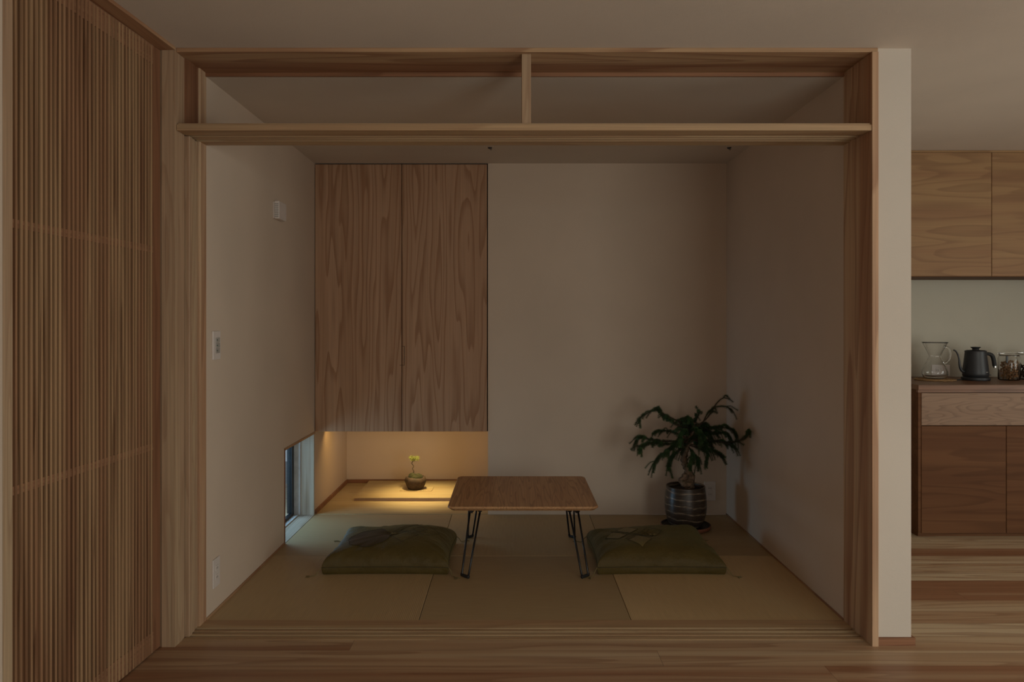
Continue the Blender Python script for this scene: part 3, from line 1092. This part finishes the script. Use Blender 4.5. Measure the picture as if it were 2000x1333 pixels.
cushion((-0.612, 3.985), 0.605, 0.53, 0.128, 0.0, 'olive silk floor cushion left of the table, with a dark cloud embroidery', False, 'cloud')
cushion((0.718, 3.985), 0.615, 0.53, 0.128, 0.0, 'olive silk floor cushion right of the table, with pale diamond embroidery', True, 'diamond')

# ------------------------------------------------------------------ potted tree and saucer
PX, PY = at(1339, 0, 4.56).x, 4.56
sau = empty('saucer', (PX, PY, 0), 'round terracotta saucer with dark well, under the striped pot', 'saucer')
bm = bmesh.new()
lathe(bm, [(0, 0.0), (0.128, 0.0), (0.142, 0.006), (0.147, 0.020), (0.146, 0.026), (0.140, 0.027), (0.134, 0.016), (0, 0.012)], PX, PY, 56)
obj('dish', bm, M['terracotta'], sau, smooth=True)
bm = bmesh.new()
lathe(bm, [(0, 0.0126), (0.1325, 0.0166), (0.139, 0.0275), (0.1425, 0.0275), (0.136, 0.019), (0.13, 0.0178), (0, 0.0150)], PX, PY, 56, False, False)
obj('inner_glaze', bm, M['saucer_in'], sau, smooth=True)
PZ = 0.018
tree = empty('potted_tree', (PX, PY, PZ), 'dark green conifer-like tree with gnarled trunk in a striped brown pot, back right corner', 'potted tree')
bm = bmesh.new()
lathe(bm, [(0, 0.0), (0.086, 0.0), (0.094, 0.006), (0.108, 0.035), (0.118, 0.075), (0.122, 0.115), (0.121, 0.155), (0.117, 0.195), (0.113, 0.222),
           (0.114, 0.230), (0.112, 0.236), (0.108, 0.235), (0.106, 0.226), (0.110, 0.19), (0, 0.185)], PX, PY, 64)
bm.transform(Matrix.Translation((0, 0, PZ)))
obj('pot', bm, M['pot'], tree, smooth=True)
bm = bmesh.new()
lathe(bm, [(0.1085, 0.19 + PZ), (0.1075, 0.212 + PZ), (0.06, 0.217 + PZ), (0, 0.219 + PZ)], PX, PY, 40)
for v in bm.verts:
    v.co.z += 0.003 * math.sin(v.co.x * 130) * math.cos(v.co.y * 150)
obj('soil', bm, M['soil'], tree, smooth=True)
bm = bmesh.new()
tk = [at(1347, 955, PY), at(1346, 944, PY), at(1350, 934, PY), at(1344, 920, PY), at(1338, 908, PY - 0.01), at(1336, 896, PY - 0.01), at(1339, 880, PY), at(1346, 862, PY), at(1352, 845, PY), at(1356, 826, PY)]
tr = [0.028, 0.028, 0.023, 0.020, 0.019, 0.020, 0.017, 0.014, 0.010, 0.006]
tks = spline(tk, 5)
trs = [tr[min(len(tr) - 1, int(i / 5))] * (1 - (i % 5) / 5) + tr[min(len(tr) - 1, int(i / 5) + 1)] * ((i % 5) / 5) for i in range(len(tks))]
trs = [r * (1 + 0.14 * math.sin(i * 1.9) + random.uniform(-0.06, 0.06)) for i, r in enumerate(trs)]
tube(bm, tks, trs, 14)
ks = spline([at(1352, 948, PY - 0.02), at(1338, 946, PY - 0.03), at(1331, 940, PY - 0.02), at(1337, 932, PY - 0.015), at(1342, 926, PY)], 5)
tube(bm, ks, [0.018 + 0.004 * math.sin(i * 1.3) for i in range(len(ks))], 10)
for v in bm.verts:
    v.co += Vector((random.gauss(0, 1), random.gauss(0, 1), random.gauss(0, 1))) * 0.0011
obj('trunk', bm, M['bark'], tree, smooth=True)

wood_bm = bmesh.new()
leaf_bm = bmesh.new()


def needles(pts, length, dens=0.0042):
    """short needles set all round a shoot"""
    acc = 0
    k = 0
    for a, b in zip(pts, pts[1:]):
        d = b - a
        L0 = d.length
        if L0 < 1e-6:
            continue
        dn = d / L0
        s = -acc
        while s < L0:
            if s >= 0:
                p = a + dn * s
                o1 = dn.orthogonal().normalized()
                o2 = dn.cross(o1)
                for m in range(7):
                    an = 2 * PI * m / 7 + k * 0.7 + random.uniform(-0.3, 0.3)
                    side = o1 * math.cos(an) + o2 * math.sin(an)
                    e = (side * 0.95 + dn * 0.30).normalized()
                    ln = length * random.uniform(0.75, 1.15)
                    w = e.cross(side).normalized() * 0.0013 if e.cross(side).length > 1e-6 else o2 * 0.0013
                    vs = [leaf_bm.verts.new(p + w * 0.6), leaf_bm.verts.new(p - w * 0.6), leaf_bm.verts.new(p + e * ln * 0.55 - w), leaf_bm.verts.new(p + e * ln), leaf_bm.verts.new(p + e * ln * 0.55 + w)]
                    leaf_bm.faces.new(vs)
                k += 1
            s += dens
        acc = L0 - (s - dens)
        acc = max(0.0, min(acc, dens))


def branch(pix, dep, r=0.0045, shoots=6, sl=0.062, nl=0.0150, droop=0.6, seed=0):
    rn = random.Random(seed)
    n = len(pix)
    P = [at(x, y, PY + dep * i / (n - 1)) for i, (x, y) in enumerate(pix)]
    pts = spline(P, 7)
    for p in pts:                       # stay clear of the two walls
        p.x = min(p.x, XR - 0.02)
        p.y = min(p.y, YB - 0.03)
    m = len(pts)
    tube(wood_bm, pts, [max(0.0014, r * (1 - 0.75 * i / m)) for i in range(m)], 6)
    needles(pts[int(m * 0.22):], nl)
    for k in range(shoots):
        i = int(m * (0.25 + 0.68 * (k + rn.random() * 0.8) / shoots))
        i = min(i, m - 2)
        p = pts[i]
        fw = (pts[i + 1] - pts[i]).normalized()
        sd = Vector((rn.uniform(-0.5, 0.5), rn.choice((-1, 1)) * rn.uniform(0.3, 1.0), rn.uniform(-0.35, 0.45)))
        d = (fw * 0.75 + sd * 0.7).normalized()
        ln = sl * rn.uniform(0.6, 1.15)
        q = [p, p + d * ln * 0.4 + Vector((0, 0, 0.006)), p + d * ln * 0.75 + Vector((0, 0, -0.012 * droop)), p + d * ln + Vector((0, 0, -0.045 * droop * rn.uniform(0.4, 1.2)))]
        sp_ = spline(q, 5)
        for z in sp_:
            z.x = min(z.x, XR - 0.02)
            z.y = min(z.y, YB - 0.03)
        tube(wood_bm, sp_, [0.0018 * (1 - 0.5 * t / len(sp_)) for t in range(len(sp_))], 5)
        needles(sp_[1:], nl * 0.9)


BR = [
    ([(1348, 838), (1322, 822), (1300, 812), (1284, 800), (1268, 806), (1252, 816), (1243, 834)], -0.05, 5),
    ([(1345, 842), (1315, 826), (1296, 814), (1282, 799)], -0.10, 7),
    ([(1342, 856), (1318, 846), (1296, 842), (1276, 846)], 0.10, 6),
    ([(1340, 862), (1312, 862), (1284, 862), (1258, 856), (1248, 856), (1241, 868)], -0.08, 9),
    ([(1340, 864), (1305, 868), (1278, 866), (1254, 872), (1250, 882)], -0.16, 8),
    ([(1338, 872), (1310, 876), (1290, 892), (1280, 904), (1277, 918)], -0.10, 7),
    ([(1338, 876), (1318, 886), (1308, 902), (1305, 920)], -0.14, 4),
    ([(1340, 872), (1325, 868), (1308, 878), (1296, 892)], -0.20, 6),
    ([(1354, 838), (1357, 824), (1364, 812), (1363, 803)], 0.03, 5),
    ([(1354, 842), (1348, 824), (1344, 818), (1332, 820)], -0.08, 5),
    ([(1356, 840), (1372, 826), (1382, 808), (1394, 797), (1412, 794), (1424, 798), (1430, 807)], 0.02, 2),
    ([(1358, 836), (1378, 820), (1390, 804), (1400, 788), (1412, 778), (1424, 780), (1432, 786)], -0.06, 1),
    ([(1352, 850), (1372, 842), (1396, 836), (1416, 836), (1432, 842), (1438, 852)], 0.02, 7),
    ([(1350, 852), (1376, 850), (1400, 846), (1420, 848), (1428, 862)], 0.16, 7),
    ([(1350, 858), (1378, 860), (1406, 864), (1430, 864), (1452, 858), (1464, 846), (1468, 843)], -0.22, 5),
    ([(1350, 860), (1376, 864), (1400, 862), (1420, 868), (1436, 876)], -0.14, 7),
    ([(1348, 868), (1372, 874), (1394, 882), (1412, 895)], -0.10, 6),
    ([(1346, 870), (1368, 878), (1382, 888), (1378, 908)], -0.14, 5),
    ([(1344, 872), (1352, 884), (1350, 898), (1345, 912)], -0.17, 5),
    ([(1344, 874), (1358, 890), (1364, 902), (1362, 908)], -0.10, 4),
    ([(1346, 850), (1338, 842), (1330, 850), (1328, 868)], -0.26, 6),
    ([(1350, 846), (1356, 838), (1366, 846), (1370, 866)], -0.27, 6),
    ([(1350, 842), (1344, 832), (1336, 838), (1334, 850)], 0.20, 6),
    ([(1352, 842), (1364, 832), (1378, 838), (1384, 852)], 0.20, 6),
]
for k, (pix, dep, sh) in enumerate(BR):
    branch(pix, dep, shoots=int(sh * 1.5) + 1, seed=k + 3)
for k in range(26):                     # short inner twigs that fill the crown
    rn = random.Random(100 + k)
    x0, y0 = rn.uniform(1338, 1358), rn.uniform(838, 866)
    dx, dy = rn.uniform(-42, 48), rn.uniform(-30, 34)
    branch([(x0, y0), (x0 + dx * 0.5, y0 + dy * 0.5 - 5), (x0 + dx, y0 + dy + 4)], rn.uniform(-0.2, 0.16), r=0.003, shoots=3, sl=0.06, seed=200 + k)
obj('branches', wood_bm, M['bark_dark'], tree, smooth=True)
obj('foliage', leaf_bm, M['needle'], tree, recalc=False)


# ------------------------------------------------------------------ plates, switches, vent on the walls
def wall_box(wall, a0, a1, z0, z1, d0, d1, bev=0.0):
    """box on a wall: 'left' runs along y out of XL, 'back' along x out of a y plane, d = distance from the wall"""
    if wall == 'left':
        return boxes((XL + d0, XL + d1, a0, a1, z0, z1), bev=bev)
    yb = YB if wall == 'back' else 5.0
    return boxes((a0, a1, yb - d1, yb - d0, z0, z1), bev=bev)


y0, y1 = 3.212, 3.292
z0, z1 = 1.060, 1.180
sw = empty('light_switch', (XL, (y0 + y1) / 2, z0), 'white light switch with three rockers on the left wall near the post', 'switch')
obj('plate', wall_box('left', y0, y1, z0, z1, 0.0003, 0.007, 0.0012), M['plate'], sw)
for k in range(3):
    za = z0 + 0.027 + k * 0.0225
    rk = obj('rocker', wall_box('left', y0 + 0.026, y0 + 0.066, za, za + 0.0205, 0.007, 0.0105, 0.0008), M['plate_grey'], sw)
    obj('indicator', wall_box('left', y0 + 0.029, y0 + 0.040, za + 0.0085, za + 0.0125, 0.0105, 0.0112), M['led'], rk)


def outlet(wall, c, zc, label, horizontal=False, group=None):
    hw, hh = (0.036, 0.060)
    if horizontal:
        hw, hh = 0.060, 0.036
    yb = YB if wall == 'back' else 5.0
    base = (XL, c, zc - hh) if wall == 'left' else (c, yb, zc - hh)
    o = empty('wall_outlet', base, label, 'outlet', group)
    obj('plate', wall_box(wall, c - hw, c + hw, zc - hh, zc + hh, 0.0003, 0.006, 0.0012), M['plate'], o)
    for k in (-1, 1):
        u = (k * 0.019, 0) if horizontal else (0, k * 0.019)
        f = obj('socket', wall_box(wall, c + u[0] - 0.013, c + u[0] + 0.013, zc + u[1] - 0.012, zc + u[1] + 0.012, 0.006, 0.0078, 0.0005), M['plate'], o)
        for s in (-1, 1):
            obj('slot', wall_box(wall, c + u[0] + s * 0.006 - 0.0011, c + u[0] + s * 0.006 + 0.0011, zc + u[1] - 0.004, zc + u[1] + 0.004, 0.0078, 0.0082), M['socket'], f)
    return o


outlet('left', 3.252, 0.165, 'white power outlet low on the left wall near the doorway')
outlet('back', at(1386, 0, YB).x, at(0, 959.5, YB).z, 'white power outlet on the rear wall beside the striped pot')

v0, v1 = 4.035, 4.165
zv0, zv1 = at(0, 427, 4.035).z, at(0, 392, 4.035).z
vent = empty('wall_vent', (XL, (v0 + v1) / 2, zv0), 'white square vent box high on the left wall', 'vent')
obj('housing', wall_box('left', v0, v1, zv0, zv1, 0.006, 0.032, 0.003), M['plate'], vent)
obj('back_plate', wall_box('left', v0 + 0.004, v1 + 0.022, zv0 + 0.004, zv1 - 0.004, 0.0003, 0.006), M['plate'], vent)
obj('grille', boxes(*[(XL + 0.009, XL + 0.029, v0 - 0.0015, v0 + 0.0005, zv0 + 0.008 + k * 0.0095, zv0 + 0.013 + k * 0.0095) for k in range(8)]), M['plate_grey'], vent)

for nm, px, lab in (('a', 957, 'small dark hook on the tatami ceiling, above the cupboard edge'), ('b', 1424, 'small dark hook on the tatami ceiling, above the back right corner')):
    c = at(px, 288, 4.44)
    bm = bmesh.new()
    lathe(bm, [(0.0, CEIL2 - 0.006), (0.010, CEIL2 - 0.006), (0.013, CEIL2 - 0.0003), (0, CEIL2 - 0.0003)], c.x, c.y, 16)
    tube(bm, [(c.x, c.y, CEIL2 - 0.005), (c.x, c.y, CEIL2 - 0.010), (c.x + 0.006, c.y, CEIL2 - 0.014), (c.x + 0.010, c.y, CEIL2 - 0.009)], 0.0018, 6)
    tag(obj('ceiling_hook', bm, M['black_matt']), lab, 'hook', 'ceiling hooks')

# ------------------------------------------------------------------ kitchen
KF = 4.36
kx0, kx1 = 2.290, 4.40
base = empty('base_cabinet', ((kx0 + kx1) / 2, 4.68, 0), 'dark brown wooden kitchen base cabinet with wide drawer, right of the partition', 'cabinet')
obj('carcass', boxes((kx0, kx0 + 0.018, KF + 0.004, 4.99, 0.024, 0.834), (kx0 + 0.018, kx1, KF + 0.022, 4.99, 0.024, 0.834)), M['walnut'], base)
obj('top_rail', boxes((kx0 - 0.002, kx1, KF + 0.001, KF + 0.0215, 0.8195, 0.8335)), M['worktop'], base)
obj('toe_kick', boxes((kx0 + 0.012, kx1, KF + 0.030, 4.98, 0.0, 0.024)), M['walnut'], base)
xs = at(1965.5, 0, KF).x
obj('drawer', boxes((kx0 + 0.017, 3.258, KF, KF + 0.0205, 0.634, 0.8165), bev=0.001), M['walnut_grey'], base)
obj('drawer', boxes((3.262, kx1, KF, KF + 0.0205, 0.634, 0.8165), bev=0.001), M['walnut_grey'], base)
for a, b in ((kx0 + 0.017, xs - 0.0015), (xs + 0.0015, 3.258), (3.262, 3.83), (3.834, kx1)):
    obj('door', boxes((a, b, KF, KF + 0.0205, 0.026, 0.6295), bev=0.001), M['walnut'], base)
wt = obj('worktop', boxes((kx0 - 0.005, kx1 + 0.01, KF - 0.008, 4.9985, 0.8345, 0.863), bev=0.0012), M['worktop'])
tag(wt, 'reddish brown wooden worktop on the kitchen base cabinet', 'worktop')
CT = 0.863

UF = 4.64
upper = empty('wall_cabinet', (2.576, 4.82, 1.489), 'wooden kitchen wall cabinet with grained flush doors under the ceiling', 'cabinet')
obj('carcass', boxes((1.678, 4.40, UF + 0.0205, 4.998, 1.489, 2.2488), (1.678, 4.40, UF + 0.004, UF + 0.0205, 1.489, 1.4925)), M['walnut'], upper)
obj('top_filler', boxes((1.678, 4.40, UF + 0.002, UF + 0.020, 2.237, 2.2488)), M['veneer'], upper)
xu = at(1937, 0, UF).x
for k in range(4):
    a = xu + (k - 2) * 0.60
    obj('door', boxes((max(1.679, a + 0.0015), a + 0.60 - 0.0015, UF, UF + 0.020, 1.493, 2.235), bev=0.001), M['veneer'], upper)

outlet('kitchen', at(1838, 0, 4.99).x, at(0, 724, 4.99).z, 'white power outlet on the kitchen wall behind the glass carafe', horizontal=True)

# trivet and carafe
CX, CY = at(1826, 0, 4.70).x, 4.70
bm = bmesh.new()
rr = []
for k in range(9):
    r = 0.012 + k * 0.0125
    ring = [(CX + r * math.cos(2 * PI * i / 40), CY + r * math.sin(2 * PI * i / 40), CT + 0.0045 + 0.0012 * math.sin(i * 2.2 + k)) for i in range(40)]
    tube(bm, ring, 0.0042, 6, closed=True)
for i in range(24):
    a = 2 * PI * i / 24
    tube(bm, [(CX + 0.01 * math.cos(a), CY + 0.01 * math.sin(a), CT + 0.0052), (CX + 0.113 * math.cos(a), CY + 0.113 * math.sin(a), CT + 0.0052)], 0.0022, 5)
tag(obj('trivet', bm, M['trivet']), 'round woven wicker trivet under the glass carafe', 'trivet')
car = empty('glass_carafe', (CX, CY, CT + 0.0105), 'hourglass-shaped clear glass coffee carafe on the wicker trivet', 'carafe')
z = CT + 0.0105
outer = [(0.045, 0.0), (0.062, 0.006), (0.072, 0.026), (0.072, 0.042), (0.062, 0.072), (0.046, 0.105), (0.033, 0.130), (0.031, 0.137), (0.035, 0.146), (0.050, 0.178), (0.068, 0.216), (0.075, 0.221)]
inner = [(max(0.0, r - 0.0028), zz + (0.003 if i == 0 else 0.0005)) for i, (r, zz) in enumerate(outer)]
bm = bmesh.new()
lathe(bm, [(0, 0)] + outer + inner[::-1] + [(0, 0.003)], CX, CY, 48, False, False)
bm.transform(Matrix.Translation((0, 0, z)))
obj('vessel', bm, M['glass'], car, smooth=True)
bm = bmesh.new()
tube(bm, spline([(CX + 0.0625, CY, z + 0.206 - 0.012), (CX + 0.083, CY, z + 0.186), (CX + 0.094, CY, z + 0.155), (CX + 0.088, CY, z + 0.122), (CX + 0.068, CY, z + 0.098), (CX + 0.054, CY, z + 0.095)], 6), 0.0060, 10)
obj('handle', bm, M['glass'], car, smooth=True)

# kettle on its electric base
KX, KY = at(1905.5, 0, 4.70).x, 4.70
KZ = CT + 0.0213
ket = empty('kettle', (KX, KY, CT), 'matt black gooseneck electric kettle on its round base', 'kettle')
bm = bmesh.new()
lathe(bm, [(0, 0.0), (0.074, 0.0), (0.078, 0.004), (0.078, 0.018), (0.074, 0.021), (0, 0.021)], KX, KY, 48)
bm.transform(Matrix.Translation((0, 0, CT)))
kb = obj('base', bm, M['black_matt'], ket, smooth='auto')
bm = bmesh.new()
tube(bm, spline([(KX - 0.074, KY, CT + 0.008), (KX - 0.11, KY - 0.01, CT + 0.0040), (KX - 0.15, KY + 0.02, CT + 0.0036), (KX - 0.165, KY + 0.16, CT + 0.0036), (KX - 0.17, KY + 0.282, CT + 0.0036)], 6), 0.0032, 7)
obj('power_cord', bm, M['black_rubber'], kb, smooth=True)
bm = bmesh.new()
lathe(bm, [(0, 0.0), (0.066, 0.0), (0.071, 0.006), (0.0725, 0.022), (0.070, 0.048), (0.065, 0.085), (0.0605, 0.125), (0.0585, 0.148), (0.0600, 0.1565), (0.058, 0.1585), (0, 0.1585)], KX, KY, 48)
bm.transform(Matrix.Translation((0, 0, KZ)))
obj('body', bm, M['black_matt'], ket, smooth='auto')
bm = bmesh.new()
lathe(bm, [(0.054, 0.1586), (0.050, 0.162), (0.020, 0.164), (0.017, 0.170), (0.024, 0.175), (0.028, 0.179), (0.027, 0.1815), (0, 0.183)], KX, KY, 36)
bm.transform(Matrix.Translation((0, 0, KZ)))
obj('lid', bm, M['black_matt'], ket, smooth='auto')
bm = bmesh.new()
sp_ = spline([(KX - 0.066, KY, KZ + 0.030), (KX - 0.084, KY, KZ + 0.038), (KX - 0.096, KY, KZ + 0.066), (KX - 0.101, KY, KZ + 0.106), (KX - 0.110, KY, KZ + 0.138), (KX - 0.121, KY, KZ + 0.156), (KX - 0.134, KY, KZ + 0.163)], 6)
tube(bm, sp_, [0.0105 - 0.0060 * min(1, i / (len(sp_) * 0.55)) for i in range(len(sp_))], 12)
obj('spout', bm, M['black_matt'], ket, smooth=True)
bm = bmesh.new()
hp = spline([(KX + 0.054, KY, KZ + 0.137), (KX + 0.080, KY, KZ + 0.139), (KX + 0.100, KY, KZ + 0.128), (KX + 0.110, KY, KZ + 0.100), (KX + 0.115, KY, KZ + 0.066)], 7)
tube(bm, hp, [0.0075 + 0.0045 * min(1, i / 12) for i in range(len(hp))], 12)
hd = obj('handle', bm, M['black_rubber'], ket, smooth=True)
bm = bmesh.new()
tube(bm, [(KX + 0.1152, KY, KZ + 0.0655), (KX + 0.1168, KY, KZ + 0.0555)], 0.0098, 12)
obj('chrome_tip', bm, M['steel'], hd, smooth='auto')
bm = bmesh.new()
box(bm, KX + 0.066, KX + 0.092, KY - 0.008, KY + 0.008, KZ + 0.0085, KZ + 0.0125, bev=0.0015)
obj('power_lever', bm, M['black_matt'], ket)
# the maker's word is too small to read in the photo: a row of grey strokes of its size
bm = bmesh.new()
for k in range(5):
    ang = -PI / 2 + 0.33 + k * 0.052
    r = 0.0722
    p = Vector((KX + r * math.cos(ang), KY + r * math.sin(ang), KZ + 0.030))
    t_ = Vector((-math.sin(ang), math.cos(ang), 0))
    nn = Vector((math.cos(ang), math.sin(ang), 0))
    q = [p + t_ * -0.0012, p + t_ * 0.0012, p + t_ * 0.0012 + Vector((0, 0, 0.0032)), p + t_ * -0.0012 + Vector((0, 0, 0.0032))]
    A = [bm.verts.new(x + nn * 0.0006) for x in q]
    B = [bm.verts.new(x - nn * 0.0012) for x in q]
    for i in range(4):
        j = (i + 1) % 4
        bm.faces.new((A[i], A[j], B[j], B[i]))
    bm.faces.new(A)
    bm.faces.new(B[::-1])
obj('maker_mark', bm, M['plate_grey'], ket)


# glass storage jars with wire-clip lids
def jar(jx, jy, r, h, label, fill, frac, clip):
    j = empty('storage_jar', (jx, jy, CT), label, 'jar', 'glass jars beside the kettle')
    bm = bmesh.new()
    o_ = [(r - 0.006, 0), (r, 0.006), (r, h * 0.80), (r - 0.006, h * 0.86), (r - 0.007, h * 0.90)]
    i_ = [(a - 0.003, max(0.004, b)) for a, b in o_]
    lathe(bm, [(0, 0)] + o_ + i_[::-1] + [(0, 0.004)], jx, jy, 40, False, False)
    bm.transform(Matrix.Translation((0, 0, CT)))
    obj('glass_body', bm, M['glass'], j, smooth=True)
    bm = bmesh.new()
    lathe(bm, [(0, h * 0.905), (r - 0.004, h * 0.905), (r - 0.001, h * 0.92), (r - 0.003, h * 0.97), (r - 0.012, h), (0, h)], jx, jy, 40)
    bm.transform(Matrix.Translation((0, 0, CT)))
    obj('glass_lid', bm, M['glass'], j, smooth='auto')
    bm = bmesh.new()
    rr_ = random.Random(int(jx * 1000))
    zz = CT + 0.010
    top_z = CT + h * frac
    while zz < top_z:
        for k in range(9):
            a = rr_.uniform(0, 6.28)
            q = math.sqrt(rr_.random()) * (r - 0.014)
            c = Vector((jx + q * math.cos(a), jy + q * math.sin(a), zz + rr_.uniform(-0.002, 0.003)))
            d = Vector((rr_.uniform(-1, 1), rr_.uniform(-1, 1), rr_.uniform(-0.6, 0.6))).normalized() * 0.006
            tube(bm, [c - d, c - d * 0.5, c + d * 0.5, c + d], [0.0025, 0.0055, 0.0055, 0.0025], 6)
        zz += 0.006
    obj('contents', bm, M[fill], j, smooth=True)
    if clip:
        bm = bmesh.new()
        ring = [(jx + (r - 0.003) * math.cos(2 * PI * i / 36), jy + (r - 0.003) * math.sin(2 * PI * i / 36), CT + h * 0.875) for i in range(36)]
        tube(bm, ring, 0.0014, 6, closed=True)
        obj('wire_ring', bm, M['steel'], j, smooth=True)
        bm = bmesh.new()
        a = -PI / 2 - 0.75
        px_, py_ = jx + (r + 0.004) * math.cos(a), jy + (r + 0.004) * math.sin(a)
        box(bm, px_ - 0.0065, px_ + 0.0065, py_ - 0.004, py_ + 0.003, CT + h * 0.63, CT + h * 0.88, bev=0.002)
        obj('clip', bm, M['black_matt'], j)


jar(at(1971, 0, 4.72).x, 4.72, 0.060, 0.170, 'glass jar of brown pieces with black clip, right of the kettle', 'cork', 0.66, True)
jar(at(2007, 0, 4.78).x, 4.78, 0.056, 0.172, 'glass jar of dark contents, rightmost on the worktop at the photo edge', 'coffee', 0.55, False)
